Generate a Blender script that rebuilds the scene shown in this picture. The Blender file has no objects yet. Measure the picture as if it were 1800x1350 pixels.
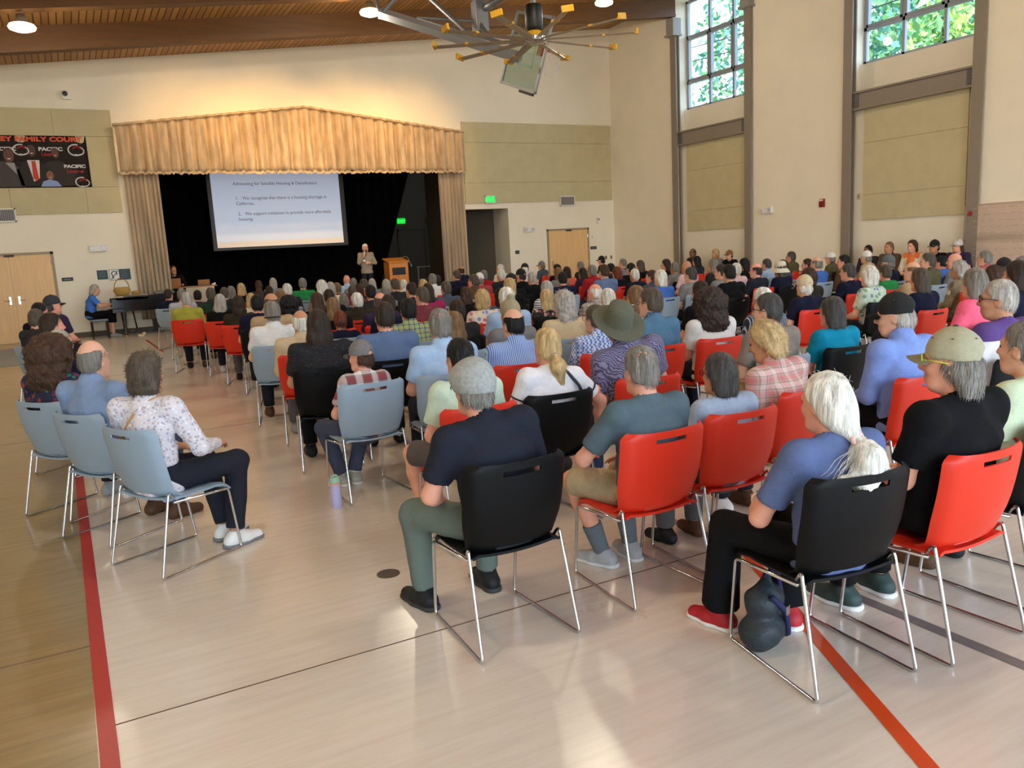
import bpy, bmesh, math, random
import numpy as np
from mathutils import Vector, Matrix
random.seed(7); rng = np.random.default_rng(7)
sc = bpy.context.scene
C = sc.collection
PI = math.pi
R = math.radians

# ---------------------------------------------------------------- camera, sky, light, exposure
CAMH = 1.70
YAW, PITCH, ROLL = R(28.1026), R(9.7079), R(3.0663)
_f = Vector((math.sin(YAW)*math.cos(PITCH), math.cos(YAW)*math.cos(PITCH), -math.sin(PITCH)))
_r = Vector((math.cos(YAW), -math.sin(YAW), 0))
_d = _f.cross(_r)
_r2 = math.cos(ROLL)*_r + math.sin(ROLL)*_d
_d2 = -math.sin(ROLL)*_r + math.cos(ROLL)*_d
cd = bpy.data.cameras.new('camera'); cam = bpy.data.objects.new('camera', cd); C.objects.link(cam)
cd.sensor_fit = 'HORIZONTAL'; cd.sensor_width = 36; cd.lens = 1417.25/1800*36
cd.clip_start = .05; cd.clip_end = 300
cam.matrix_world = Matrix(((_r2.x, -_d2.x, -_f.x, 0), (_r2.y, -_d2.y, -_f.y, 0), (_r2.z, -_d2.z, -_f.z, CAMH), (0, 0, 0, 1)))
sc.camera = cam
sc.view_settings.view_transform = 'Standard'; sc.view_settings.look = 'None'
sc.view_settings.gamma = 1; sc.view_settings.use_curve_mapping = False
sc.view_settings.exposure = 0.05
sc.cycles.use_denoising = True
sc.cycles.max_bounces = 8; sc.cycles.diffuse_bounces = 5; sc.cycles.sample_clamp_indirect = 6

w = bpy.data.worlds.new('sky'); sc.world = w; w.use_nodes = True
nt = w.node_tree; bgn = nt.nodes['Background']
skyn = nt.nodes.new('ShaderNodeTexSky'); skyn.sky_type = 'HOSEK_WILKIE'
skyn.sun_direction = (-.5, -.5, .7); skyn.turbidity = 4.5; skyn.ground_albedo = .4
mxs = nt.nodes.new('ShaderNodeMix'); mxs.data_type = 'RGBA'; mxs.inputs[0].default_value = .45; mxs.inputs[7].default_value = (.16, .185, .21, 1)
nt.links.new(skyn.outputs[0], mxs.inputs[6]); nt.links.new(mxs.outputs[2], bgn.inputs['Color']); bgn.inputs['Strength'].default_value = 31.0

def lamp(name, kind, loc, energy, color, target=None, size=.3, size_y=None, blend=.6, angle=60):
    l = bpy.data.lights.new(name, kind); l.energy = energy; l.color = color
    if kind == 'AREA':
        l.size = size
        if size_y: l.shape = 'RECTANGLE'; l.size_y = size_y
    elif kind in ('SPOT', 'POINT'): l.shadow_soft_size = size
    if kind == 'SPOT': l.spot_size = R(angle); l.spot_blend = blend
    o = bpy.data.objects.new(name, l); C.objects.link(o); o.location = loc
    if target is not None:
        o.rotation_euler = (Vector(target)-Vector(loc)).to_track_quat('-Z', 'Y').to_euler()
    return o
WARM = (1.0, .74, .42); COOL = (.86, .93, 1.0)
# theatre spots under the second beam, aimed at the stage front
for x, tx, en in ((3.2, 3.3, 360), (5.2, 5.2, 500), (7.3, 7.5, 500), (9.4, 9.2, 380)):
    lamp('stage_spot', 'SPOT', (x, 19.3, 6.35), en, (1, .56, .19), (tx, 22.95, 4.6), .12, angle=72, blend=1)
lamp('stage_wash', 'SPOT', (5.6, 20.2, 6.6), 260, (1, .66, .34), (5.4, 24, 1.0), .15, angle=58, blend=.9)
lamp('daylight_sun', 'SUN', (0, 0, 30), 6, (1, .97, .92), (21, -6, 9))

# ---------------------------------------------------------------- helpers
def lin(c):
    def f(v):
        v = v/255
        return v/12.92 if v <= .04045 else ((v+.055)/1.055)**2.4
    return tuple(f(v) for v in c)+(1,)
MATS = {}
def mat(name, rgb, rough=.6, metal=0, noise=0, nscale=8, bump=0, bscale=60, spec=.5, emit=None, emit_s=0, sub=0, stretch=None, trans=0, alpha=1, coat=0):
    if name in MATS: return MATS[name]
    m = bpy.data.materials.new(name); m.use_nodes = True; t = m.node_tree; b = t.nodes['Principled BSDF']
    col = lin(rgb)
    b.inputs['Base Color'].default_value = col; b.inputs['Roughness'].default_value = rough; b.inputs['Metallic'].default_value = metal
    b.inputs['Specular IOR Level'].default_value = spec
    if coat: b.inputs['Coat Weight'].default_value = coat; b.inputs['Coat Roughness'].default_value = .1
    if trans: b.inputs['Transmission Weight'].default_value = trans
    if alpha < 1: b.inputs['Alpha'].default_value = alpha
    if emit: b.inputs['Emission Color'].default_value = lin(emit); b.inputs['Emission Strength'].default_value = emit_s
    m.diffuse_color = col
    if noise or bump:
        tc = t.nodes.new('ShaderNodeTexCoord'); mp = t.nodes.new('ShaderNodeMapping'); t.links.new(tc.outputs['Object'], mp.inputs[0])
        if stretch: mp.inputs['Scale'].default_value = stretch
    if noise:
        n = t.nodes.new('ShaderNodeTexNoise'); n.inputs['Scale'].default_value = nscale; n.inputs['Detail'].default_value = 4
        t.links.new(mp.outputs[0], n.inputs['Vector'])
        r = t.nodes.new('ShaderNodeValToRGB')
        r.color_ramp.elements[0].position = .3; r.color_ramp.elements[1].position = .7
        r.color_ramp.elements[0].color = tuple(max(0, v*(1-noise)) for v in col[:3])+(1,)
        r.color_ramp.elements[1].color = tuple(min(1, v*(1+noise)) for v in col[:3])+(1,)
        t.links.new(n.outputs[0], r.inputs[0]); t.links.new(r.outputs[0], b.inputs['Base Color'])
    if bump:
        n2 = t.nodes.new('ShaderNodeTexNoise'); n2.inputs['Scale'].default_value = bscale; n2.inputs['Detail'].default_value = 3
        t.links.new(mp.outputs[0], n2.inputs['Vector'])
        bp = t.nodes.new('ShaderNodeBump'); bp.inputs['Strength'].default_value = bump; bp.inputs['Distance'].default_value = .02
        t.links.new(n2.outputs[0], bp.inputs['Height']); t.links.new(bp.outputs[0], b.inputs['Normal'])
    MATS[name] = m
    return m

def tag(o, label=None, cat=None, group=None, kind=None):
    if label: o['label'] = label
    if cat: o['category'] = cat
    if group: o['group'] = group
    if kind: o['kind'] = kind
    return o
def empty(name, label, cat, loc=(0, 0, 0), rz=0, group=None):
    o = bpy.data.objects.new(name, None); C.objects.link(o); o.location = loc; o.rotation_euler = (0, 0, rz); o.empty_display_size = .1
    return tag(o, label, cat, group)
def link(name, me, m=None, parent=None, loc=None):
    o = bpy.data.objects.new(name, me); C.objects.link(o)
    if m is not None:
        for x in (m if isinstance(m, (list, tuple)) else [m]): me.materials.append(x)
    if parent is not None: o.parent = parent
    if loc: o.location = loc
    return o
def finish(bm, name, smooth=None):
    me = bpy.data.meshes.new(name)
    bmesh.ops.recalc_face_normals(bm, faces=bm.faces)
    bm.to_mesh(me); bm.free()
    if smooth is not None:
        for p in me.polygons: p.use_smooth = True
        if smooth < 3: me.set_sharp_from_angle(angle=smooth)
    return me
class MB:
    """collects shapes into one mesh"""
    def __init__(s): s.bm = bmesh.new()
    def add(s, verts, faces, mi=0):
        vs = [s.bm.verts.new(v) for v in verts]
        for f in faces:
            try:
                q = s.bm.faces.new([vs[i] for i in f]); q.material_index = mi
            except ValueError: pass
        return vs
    def box(s, lo, hi, mi=0, M=None, bev=0):
        x0, y0, z0 = lo; x1, y1, z1 = hi
        v = [(x0, y0, z0), (x1, y0, z0), (x1, y1, z0), (x0, y1, z0), (x0, y0, z1), (x1, y0, z1), (x1, y1, z1), (x0, y1, z1)]
        if M is not None: v = [M @ Vector(p) for p in v]
        vs = s.add(v, [(0, 3, 2, 1), (4, 5, 6, 7), (0, 1, 5, 4), (1, 2, 6, 5), (2, 3, 7, 6), (3, 0, 4, 7)], mi)
        if bev:
            es = list({e for q in vs for e in q.link_edges})
            bmesh.ops.bevel(s.bm, geom=es, offset=bev, segments=2, affect='EDGES', profile=.7)
        return s
    def tube(s, pts, r, n=8, mi=0, closed=False, caps=True):
        pts = [Vector(p) for p in pts]; N = len(pts)
        rr = r if isinstance(r, (list, tuple)) else [r]*N
        T = []
        for i in range(N):
            a = pts[(i-1) % N] if (closed or i) else pts[0]; b = pts[(i+1) % N] if (closed or i < N-1) else pts[-1]
            T.append((b-a).normalized())
        up = Vector((0, 0, 1)) if abs(T[0].z) < .9 else Vector((1, 0, 0))
        u = T[0].cross(up).normalized(); rings = []
        for i in range(N):
            u = (u-T[i]*u.dot(T[i])).normalized(); v = T[i].cross(u)
            rings.append([s.bm.verts.new(pts[i]+rr[i]*(math.cos(2*PI*k/n)*u+math.sin(2*PI*k/n)*v)) for k in range(n)])
        for i in range(N if closed else N-1):
            a, b = rings[i], rings[(i+1) % N]
            for k in range(n):
                q = s.bm.faces.new((a[k], a[(k+1) % n], b[(k+1) % n], b[k])); q.material_index = mi
        if caps and not closed:
            for rg in (rings[0][::-1], rings[-1]):
                q = s.bm.faces.new(rg); q.material_index = mi
        return s
    def lathe(s, prof, c=(0, 0, 0), n=24, mi=0, ax=None):
        c = Vector(c); M = ax if ax is not None else Matrix.Identity(3); rings = []
        for r, z in prof:
            rings.append([s.bm.verts.new(c+M @ Vector((r*math.cos(2*PI*k/n), r*math.sin(2*PI*k/n), z))) for k in range(n)])
        for a, b in zip(rings, rings[1:]):
            for k in range(n):
                q = s.bm.faces.new((a[k], a[(k+1) % n], b[(k+1) % n], b[k])); q.material_index = mi
        for rg in (rings[0][::-1], rings[-1]):
            try: s.bm.faces.new(rg).material_index = mi
            except ValueError: pass
        return s
    def prism(s, poly, a, b, axis='y', mi=0):
        """polygon in the plane across axis, swept from a to b"""
        def p(q, t): return {'y': (q[0], t, q[1]), 'x': (t, q[0], q[1]), 'z': (q[0], q[1], t)}[axis]
        n = len(poly)
        s.add([p(q, a) for q in poly]+[p(q, b) for q in poly], [tuple(range(n)), tuple(range(2*n-1, n-1, -1))]+[(i, (i+1) % n, n+(i+1) % n, n+i) for i in range(n)], mi)
        return s
    def grid(s, f, us, vs_, mi=0, skip=None):
        V = [[s.bm.verts.new(f(u, v)) for u in us] for v in vs_]
        for j in range(len(vs_)-1):
            for i in range(len(us)-1):
                if skip and skip((us[i]+us[i+1])/2, (vs_[j]+vs_[j+1])/2): continue
                q = s.bm.faces.new((V[j][i], V[j][i+1], V[j+1][i+1], V[j+1][i])); q.material_index = mi
        return s
    def build(s, name, m=None, parent=None, smooth=None, loc=None):
        return link(name, finish(s.bm, name, smooth), m, parent, loc)
def fillet(pts, r, n=4, closed=False):
    pts = [Vector(p) for p in pts]; N = len(pts); out = []
    for i in range(N):
        if not closed and i in (0, N-1): out.append(pts[i]); continue
        a, b, c = pts[(i-1) % N], pts[i], pts[(i+1) % N]
        d1 = (a-b); d2 = (c-b); k = min(r, d1.length*.45, d2.length*.45); p = b+d1.normalized()*k; q = b+d2.normalized()*k
        for j in range(n+1):
            t = j/n; out.append((1-t)**2*p+2*t*(1-t)*b+t*t*q)
    return out
def struct(name, mb, m, parent=None, smooth=None):
    o = mb.build(name, m, parent, smooth)
    if parent is None: o['kind'] = 'structure'
    return o
def lsp(a, b, n): return [a+(b-a)*i/(n-1) for i in range(n)]
def text_obj(name, body, size, m, parent, loc, rot=(PI/2, 0, 0), align='LEFT', extrude=.001, space=1, bold=0):
    cu = bpy.data.curves.new(name, 'FONT'); cu.body = body; cu.size = size; cu.extrude = extrude; cu.align_x = align; cu.space_character = space; cu.offset = bold
    o = bpy.data.objects.new(name, cu); C.objects.link(o)
    cu.materials.append(m)
    if parent is not None: o.parent = parent
    bpy.context.view_layer.update()
    me = bpy.data.meshes.new_from_object(o.evaluated_get(bpy.context.evaluated_depsgraph_get())); bpy.data.objects.remove(o)
    o = bpy.data.objects.new(name, me); C.objects.link(o)
    if parent is not None: o.parent = parent
    o.location = loc; o.rotation_euler = rot
    return o

# ---------------------------------------------------------------- signed-distance modelling of organic shapes
def V3(p): return np.array(p, float)
class SDF:
    def __init__(s, k=.03): s.pr = []; s.k = k
    def rc(s, a, b, ra, rb, k=None, op='u'):
        a, b = V3(a), V3(b); lo = np.minimum(a-ra, b-rb); hi = np.maximum(a+ra, b+rb)
        def f(P):
            ab = b-a; L = max(ab @ ab, 1e-9); t = np.clip(((P-a) @ ab)/L, 0, 1)
            return np.linalg.norm(P-a-t[..., None]*ab, axis=-1)-(ra+(rb-ra)*t)
        s.pr.append((f, lo, hi, k, op)); return s
    def ec(s, a, b, ra, rb, k=None, op='u'):
        """capsule of elliptic section: ra, rb = (half width x, half depth y)"""
        a, b = V3(a), V3(b); m = max(ra+rb); lo = np.minimum(a, b)-m; hi = np.maximum(a, b)+m
        def f(P):
            ab = b-a; L = max(ab @ ab, 1e-9); t = np.clip(((P-a) @ ab)/L, 0, 1); q = P-a-t[..., None]*ab
            rx = ra[0]+(rb[0]-ra[0])*t; ry = ra[1]+(rb[1]-ra[1])*t; rm = np.minimum(rx, ry)
            return (np.sqrt((q[..., 0]/rx)**2+(q[..., 1]/ry)**2+(q[..., 2]/rm)**2)-1)*rm
        s.pr.append((f, lo, hi, k, op)); return s
    def el(s, c, r, k=None, op='u', rot=None):
        c, r = V3(c), V3(r); m = r.max(); M = None if rot is None else np.array(rot)
        def f(P):
            q = P-c
            if M is not None: q = q @ M
            k0 = np.linalg.norm(q/r, axis=-1); k1 = np.linalg.norm(q/(r*r), axis=-1)
            return k0*(k0-1)/np.maximum(k1, 1e-6)
        s.pr.append((f, c-m, c+m, k, op)); return s
    def half(s, p, n, k=.004):
        """keep only the side the normal points away from"""
        p, n = V3(p), V3(n); n = n/np.linalg.norm(n)
        s.pr.append((lambda P: (P-p) @ n, None, None, k, 'i')); return s
    def mesh(s, vox, smooth=1, disp=None):
        us = [q for q in s.pr if q[4] == 'u']
        lo = np.min([q[1] for q in us], 0)-vox*3; hi = np.max([q[2] for q in us], 0)+vox*3
        n = np.ceil((hi-lo)/vox).astype(int)+1
        D = np.full(n, 1.0); ax = [lo[i]+vox*np.arange(n[i]) for i in range(3)]
        for f, l, h, k, op in s.pr:
            k = s.k if k is None else k; mg = k+2.5*vox
            if l is None: i0 = np.zeros(3, int); i1 = n
            else:
                i0 = np.clip(np.floor((l-mg-lo)/vox).astype(int), 0, n); i1 = np.clip(np.ceil((h+mg-lo)/vox).astype(int)+1, 0, n)
            if (i1 <= i0).any(): continue
            sl = tuple(slice(a, b) for a, b in zip(i0, i1))
            P = np.stack(np.meshgrid(*[ax[i][sl[i]] for i in range(3)], indexing='ij'), -1)
            d = f(P); A = D[sl]
            if op == 'u':
                if k > 0: hh = np.maximum(k-np.abs(A-d), 0)/k; D[sl] = np.minimum(A, d)-hh*hh*k*.25
                else: D[sl] = np.minimum(A, d)
            else:
                if op == 's': d = -d
                hh = np.maximum(k-np.abs(A-d), 0)/max(k, 1e-6); D[sl] = np.maximum(A, d)+hh*hh*k*.25
        V, F = nets(D, lo, vox)
        for _ in range(smooth): V = relax(V, F)
        if disp is not None: V = disp(V, vnormals(V, F))
        return V, F
def vnormals(V, F):
    n = np.cross(V[F[:, 2]]-V[F[:, 0]], V[F[:, 3]]-V[F[:, 1]]); N = np.zeros_like(V)
    for i in range(4): np.add.at(N, F[:, i], n)
    return N/np.maximum(np.linalg.norm(N, axis=1), 1e-9)[:, None]
def relax(V, F, a=.5):
    S = np.zeros_like(V); c = np.zeros(len(V))
    for i in range(4):
        j = F[:, (i+1) % 4]; np.add.at(S, F[:, i], V[j]); np.add.at(c, F[:, i], 1); np.add.at(S, j, V[F[:, i]]); np.add.at(c, j, 1)
    return V*(1-a)+a*S/np.maximum(c, 1)[:, None]
def nets(D, o, v):
    S = D < 0; n = np.array(D.shape)
    c = np.zeros(n-1, int)
    for dx in (0, 1):
        for dy in (0, 1):
            for dz in (0, 1): c += S[dx:n[0]-1+dx, dy:n[1]-1+dy, dz:n[2]-1+dz]
    I = np.argwhere((c > 0) & (c < 8)); idx = np.full(n-1, -1); idx[tuple(I.T)] = np.arange(len(I))
    acc = np.zeros((len(I), 3)); cnt = np.zeros(len(I))
    for a in range(3):
        e = np.eye(3, dtype=int)[a]
        for p in (0, 1):
            for q in (0, 1):
                b = np.zeros(3, int); b[(a+1) % 3] = p; b[(a+2) % 3] = q
                d0 = D[tuple((I+b).T)]; d1 = D[tuple((I+b+e).T)]; m = (d0 < 0) != (d1 < 0)
                t = np.where(m, d0/np.where(m, d0-d1, 1), 0)
                acc[m] += (b+t[:, None]*e)[m]; cnt[m] += 1
    V = (I+acc/np.maximum(cnt, 1)[:, None])*v+o; F = []
    for a in range(3):
        e = np.eye(3, dtype=int)[a]; u = (a+1) % 3; w_ = (a+2) % 3
        s0 = [slice(None)]*3; s1 = [slice(None)]*3; s0[a] = slice(0, n[a]-1); s1[a] = slice(1, n[a])
        A = S[tuple(s0)]; B = S[tuple(s1)]; J = np.argwhere(A != B)
        J = J[(J[:, u] > 0) & (J[:, w_] > 0) & (J[:, u] < n[u]-1) & (J[:, w_] < n[w_]-1)]
        eu = np.eye(3, dtype=int)[u]; ew = np.eye(3, dtype=int)[w_]
        q = np.stack([idx[tuple((J-eu-ew).T)], idx[tuple((J-ew).T)], idx[tuple(J.T)], idx[tuple((J-eu).T)]], 1)
        fl = A[tuple(J.T)]; q[~fl] = q[~fl][:, ::-1]; F.append(q)
    return V, np.concatenate(F)
def sm(VF, name, mi=None):
    V, F = VF; me = bpy.data.meshes.new(name)
    me.vertices.add(len(V)); me.vertices.foreach_set('co', V.astype(np.float32).ravel())
    me.loops.add(len(F)*4); me.polygons.add(len(F)); me.loops.foreach_set('vertex_index', F.astype(np.int32).ravel())
    me.polygons.foreach_set('loop_start', np.arange(0, len(F)*4, 4, dtype=np.int32))
    me.polygons.foreach_set('use_smooth', np.ones(len(F), bool))
    if mi is not None: me.polygons.foreach_set('material_index', mi(V[F].mean(1)).astype(np.int32))
    me.update(calc_edges=True); me.validate()
    return me
_NK = rng.normal(size=(24, 3)); _NK /= np.linalg.norm(_NK, axis=1)[:, None]; _NP = rng.uniform(0, 6.28, 24)
def noise3(P, f, n=12):
    """cheap smooth noise: a sum of plane waves"""
    return np.sin(P @ (_NK[:n]*f).T+_NP[:n]).mean(1)*1.6

# ================================================================ the room
YF, XR, XL = 22.96, 16.54, -4.26
def zc(x): return 6.57+.12*x
M_wall = mat('cream_wall_paint', (240, 233, 214), .85, noise=.025, nscale=1.5, bump=.03, bscale=120)
M_panel = mat('fabric_panel', (200, 190, 152), .95, noise=.05, nscale=3, bump=.25, bscale=180)
M_steel = mat('grey_painted_steel', (138, 128, 116), .5, noise=.03)
M_wframe = mat('grey_window_frame', (150, 160, 172), .45)
M_glulam = mat('glulam_timber', (96, 60, 14), .55, noise=.16, nscale=1.2, stretch=(1, 8, 8), bump=.05, bscale=20)
M_black = mat('black_plastic', (14, 14, 16), .45)
M_white = mat('white_plastic', (232, 230, 224), .45)
M_chrome = mat('chrome', (206, 208, 210), .16, metal=1)
M_grey = mat('grey_metal', (128, 130, 134), .4, metal=.4)
M_dark = mat('stage_dark_paint', (58, 52, 44), .9)
M_ply = mat('maple_door_veneer', (230, 190, 136), .45, noise=.07, nscale=2.2, stretch=(9, 9, .7))

def floor_mat(nm='tan_vinyl_floor', c0=(222, 210, 192), c1=(236, 226, 210)):
    m = bpy.data.materials.new(nm); m.use_nodes = True; t = m.node_tree; b = t.nodes['Principled BSDF']
    N = t.nodes.new; tc = N('ShaderNodeTexCoord'); mp = N('ShaderNodeMapping'); mp.inputs['Scale'].default_value = (1.3, 14, 1)
    t.links.new(tc.outputs['Object'], mp.inputs[0])
    n = N('ShaderNodeTexNoise'); n.inputs['Scale'].default_value = 1.6; n.inputs['Detail'].default_value = 7; n.inputs['Roughness'].default_value = .62
    t.links.new(mp.outputs[0], n.inputs['Vector'])
    r = N('ShaderNodeValToRGB'); r.color_ramp.elements[0].position = .32; r.color_ramp.elements[1].position = .72
    r.color_ramp.elements[0].color = lin(c0); r.color_ramp.elements[1].color = lin(c1)
    t.links.new(n.outputs[0], r.inputs[0])
    n2 = N('ShaderNodeTexNoise'); n2.inputs['Scale'].default_value = .55; n2.inputs['Detail'].default_value = 6
    t.links.new(tc.outputs['Object'], n2.inputs['Vector'])
    mx = N('ShaderNodeMix'); mx.data_type = 'RGBA'; mx.blend_type = 'MULTIPLY'; mx.inputs[0].default_value = .12
    t.links.new(r.outputs[0], mx.inputs[6]); t.links.new(n2.outputs[0], mx.inputs[7]); t.links.new(mx.outputs[2], b.inputs['Base Color'])
    mr = N('ShaderNodeMapRange'); mr.inputs[3].default_value = .22; mr.inputs[4].default_value = .38
    t.links.new(n2.outputs[0], mr.inputs[0]); t.links.new(mr.outputs[0], b.inputs['Roughness'])
    b.inputs['Coat Weight'].default_value = .55; b.inputs['Coat Roughness'].default_value = .2
    bp = N('ShaderNodeBump'); bp.inputs['Strength'].default_value = .04; bp.inputs['Distance'].default_value = .01
    t.links.new(n.outputs[0], bp.inputs['Height']); t.links.new(bp.outputs[0], b.inputs['Normal'])
    return m
def fl_poly(x0, x1): return [(x0[0], -8), (x1[0], -8), (x1[1], YF+.1), (x0[1], YF+.1)]
struct('floor', MB().prism([(-.085, -8), (XR+.6, -8), (XR+.6, YF+.1), (-.20, YF+.1)], -.2, 0, 'z'), floor_mat())
struct('floor_side', MB().prism([(XL, -8), (-.085, -8), (-.20, YF+.1), (XL, YF+.1)], -.2, 0, 'z'), floor_mat('brown_vinyl_floor', (144, 122, 80), (168, 146, 100)))
M_seam = mat('floor_seam', (96, 74, 54), .6)
for k, (x0, x1, y) in enumerate(((-.1, 12, 3.2), (-.1, 12, 8.7), (-.1, 12, -2.0), (-.1, 12, 14.2), (XL, -.1, 3.98), (XL, -.1, 9.4))):
    struct('trim_%d' % (k+1), MB().box((x0, y-.0035, -.001), (x1, y+.0035, .0012)), M_seam)
def tape(name, pts, wd, m, label):
    b = MB(); P = [Vector((x, y, 0)) for x, y in pts]; V = []
    for i, p in enumerate(P):
        d = (P[min(i+1, len(P)-1)]-P[max(i-1, 0)]).normalized(); nn = Vector((-d.y, d.x, 0))
        V += [p+nn*wd/2+Vector((0, 0, .0022)), p-nn*wd/2+Vector((0, 0, .0022))]
    b.add(V, [(2*i, 2*i+1, 2*i+3, 2*i+2) for i in range(len(P)-1)])
    tag(b.build(name, m), label, 'court line')
def bez(a, b, c, d, n=24):
    a, b, c, d = map(Vector, (a, b, c, d)); o = []
    for i in range(n):
        t = i/(n-1); o.append((1-t)**3*a+3*t*(1-t)**2*b+3*t*t*(1-t)*c+t**3*d)
    return o
tape('court_line', [(-.08, -6), (-.09, 3), (-.15, 8.4), (-.19, 20.5)], .062, mat('red_court_tape', (178, 42, 34), .4), 'long straight red court line running up the floor beside the grey chairs')
tape('court_line', [tuple(p)[:2] for p in bez((1.6, .3, 0), (2.15, 1.3, 0), (2.5, 2.1, 0), (2.98, 3.0, 0))]+[tuple(p)[:2] for p in bez((2.98, 3.0, 0), (3.5, 3.9, 0), (4.3, 4.8, 0), (5.6, 5.6, 0), 12)][1:], .062, mat('orange_court_tape', (208, 74, 26), .4), 'orange-red court line curving across the floor under the nearest black chair')
tape('court_line', [(3.04, -4), (3.04, 1.6), (3.0, 9)], .062, mat('grey_court_tape', (122, 114, 112), .45), 'grey court line under the chairs at the lower right')
tape('court_line', [(1.44, 17.2), (1.38, 20.4)], .05, mat('red_court_tape', (178, 42, 34)), 'short red court line on the floor in front of the piano')
b = MB().lathe([(.0, 0), (.062, 0), (.062, .003), (.055, .0045), (0, .0045)], (1.30, 3.96, 0), 32)
for a in (-.02, .02): b.box((1.30+a-.006, 3.955, .0042), (1.30+a+.006, 3.965, .0052))
tag(b.build('floor_outlet_cover', mat('bronze_plate', (112, 98, 86), .4, metal=.5)), 'round bronze cover plate set in the floor', 'floor outlet')
tag(MB().box((-2.6, 17.4, .0), (-.86, 21.3, .012), bev=.004).build('door_mat', mat('grey_mat', (150, 150, 146), .95, bump=.4, bscale=220, noise=.08, nscale=40)), 'flat grey mat on the floor before the left double door', 'door mat')

# ceiling deck of narrow boards with dark grooves, slanting up to the right
def ceil_mat():
    m = bpy.data.materials.new('timber_ceiling_boards'); m.use_nodes = True; t = m.node_tree; b = t.nodes['Principled BSDF']; N = t.nodes.new
    tc = N('ShaderNodeTexCoord'); sp = N('ShaderNodeSeparateXYZ'); t.links.new(tc.outputs['Object'], sp.inputs[0])
    dv = N('ShaderNodeMath'); dv.operation = 'DIVIDE'; dv.inputs[1].default_value = .135; t.links.new(sp.outputs['X'], dv.inputs[0])
    fr = N('ShaderNodeMath'); fr.operation = 'FRACT'; t.links.new(dv.outputs[0], fr.inputs[0])
    fl = N('ShaderNodeMath'); fl.operation = 'FLOOR'; t.links.new(dv.outputs[0], fl.inputs[0])
    wn = N('ShaderNodeTexWhiteNoise'); wn.noise_dimensions = '1D'; t.links.new(fl.outputs[0], wn.inputs['W'])
    r = N('ShaderNodeValToRGB'); r.color_ramp.elements[0].color = lin((158, 114, 60)); r.color_ramp.elements[1].color = lin((184, 138, 80)); t.links.new(wn.outputs[0], r.inputs[0])
    gt = N('ShaderNodeMath'); gt.operation = 'LESS_THAN'; gt.inputs[1].default_value = .17; t.links.new(fr.outputs[0], gt.inputs[0])
    mx = N('ShaderNodeMix'); mx.data_type = 'RGBA'; t.links.new(gt.outputs[0], mx.inputs[0]); t.links.new(r.outputs[0], mx.inputs[6]); mx.inputs[7].default_value = lin((84, 52, 26))
    t.links.new(mx.outputs[2], b.inputs['Base Color']); b.inputs['Roughness'].default_value = .6
    return m
struct('ceiling', MB().prism([(XL-.3, zc(XL-.3)), (XR+.9, zc(XR+.9)), (XR+.9, zc(XR+.9)+.2), (XL-.3, zc(XL-.3)+.2)], -8, YF+.3, 'y'), ceil_mat())
for k, y in enumerate((19.7, 16.65, 13.55, 10.35, 7.1, 4.0, .9, -2.3, -5.5)):
    b = MB()
    b.prism([(XL, zc(XL)-.43), (XR, zc(XR)-.43), (XR, zc(XR)+.02), (XL, zc(XL)+.02)], y-.11, y+.11, 'y')
    b.prism([(XL, zc(XL)-.49), (XR, zc(XR)-.49), (XR, zc(XR)-.42), (XL, zc(XL)-.42)], y-.13, y+.13, 'y')
    o = b.build('ceiling_beam', M_glulam); o['kind'] = 'structure'; o.name = 'trim_%d' % (10+k)

# front wall, with the stage opening and the side passage
T = .22
b = MB()
b.prism([(XL, 0), (1.75, 0), (1.75, zc(1.75)), (XL, zc(XL))], YF, YF+T)
b.prism([(10.6, 0), (10.96, 0), (10.96, zc(10.96)), (10.6, zc(10.6))], YF, YF+T)
b.prism([(12.45, 0), (XR+.3, 0), (XR+.3, zc(XR+.3)), (12.45, zc(12.45))], YF, YF+T)
b.prism([(10.96, 2.88), (12.45, 2.88), (12.45, zc(12.45)), (10.96, zc(10.96))], YF, YF+T)
b.prism([(1.75, 4.55), (10.6, 4.55), (10.6, zc(10.6)), (1.75, zc(1.75))], YF, YF+T)
struct('wall_front', b, M_wall)
# passage behind: grey side walls and the curved landing wall
b = MB()
b.box((10.86, YF+T, 0), (10.96, YF+2.6, 3.2)).box((10.96, YF+T, 2.95), (12.55, YF+2.6, 3.05))
b.grid(lambda u, v: (10.96+1.5*u, YF+2.5-1.5*u*u, v), lsp(0, 1, 14), (0, 2.95))
struct('wall_passage', b, mat('passage_paint', (104, 98, 86), .9), smooth=.7)
struct('wall_passage_right', MB().box((12.45, YF+T, 0), (12.55, YF+2.6, 3.0)), M_wall)
struct('wall_left', MB().box((XL-.2, -8, 0), (XL, YF+.2, zc(XL))), M_wall)
struct('wall_back', MB().prism([(XL, 4.9), (XR+.5, 4.9), (XR+.5, zc(XR+.5)), (XL, zc(XL))], -5.4, -5.2), M_wall)  # unseen upper back wall, added to keep sky light off upper walls
struct('ground', MB().box((-70, -70, -.4), (90, 90, -.25)), mat('outdoor_paving', (120, 116, 108), .9, noise=.1, nscale=.5))  # unseen ground outside, added to cut light rising from below the horizon
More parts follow.
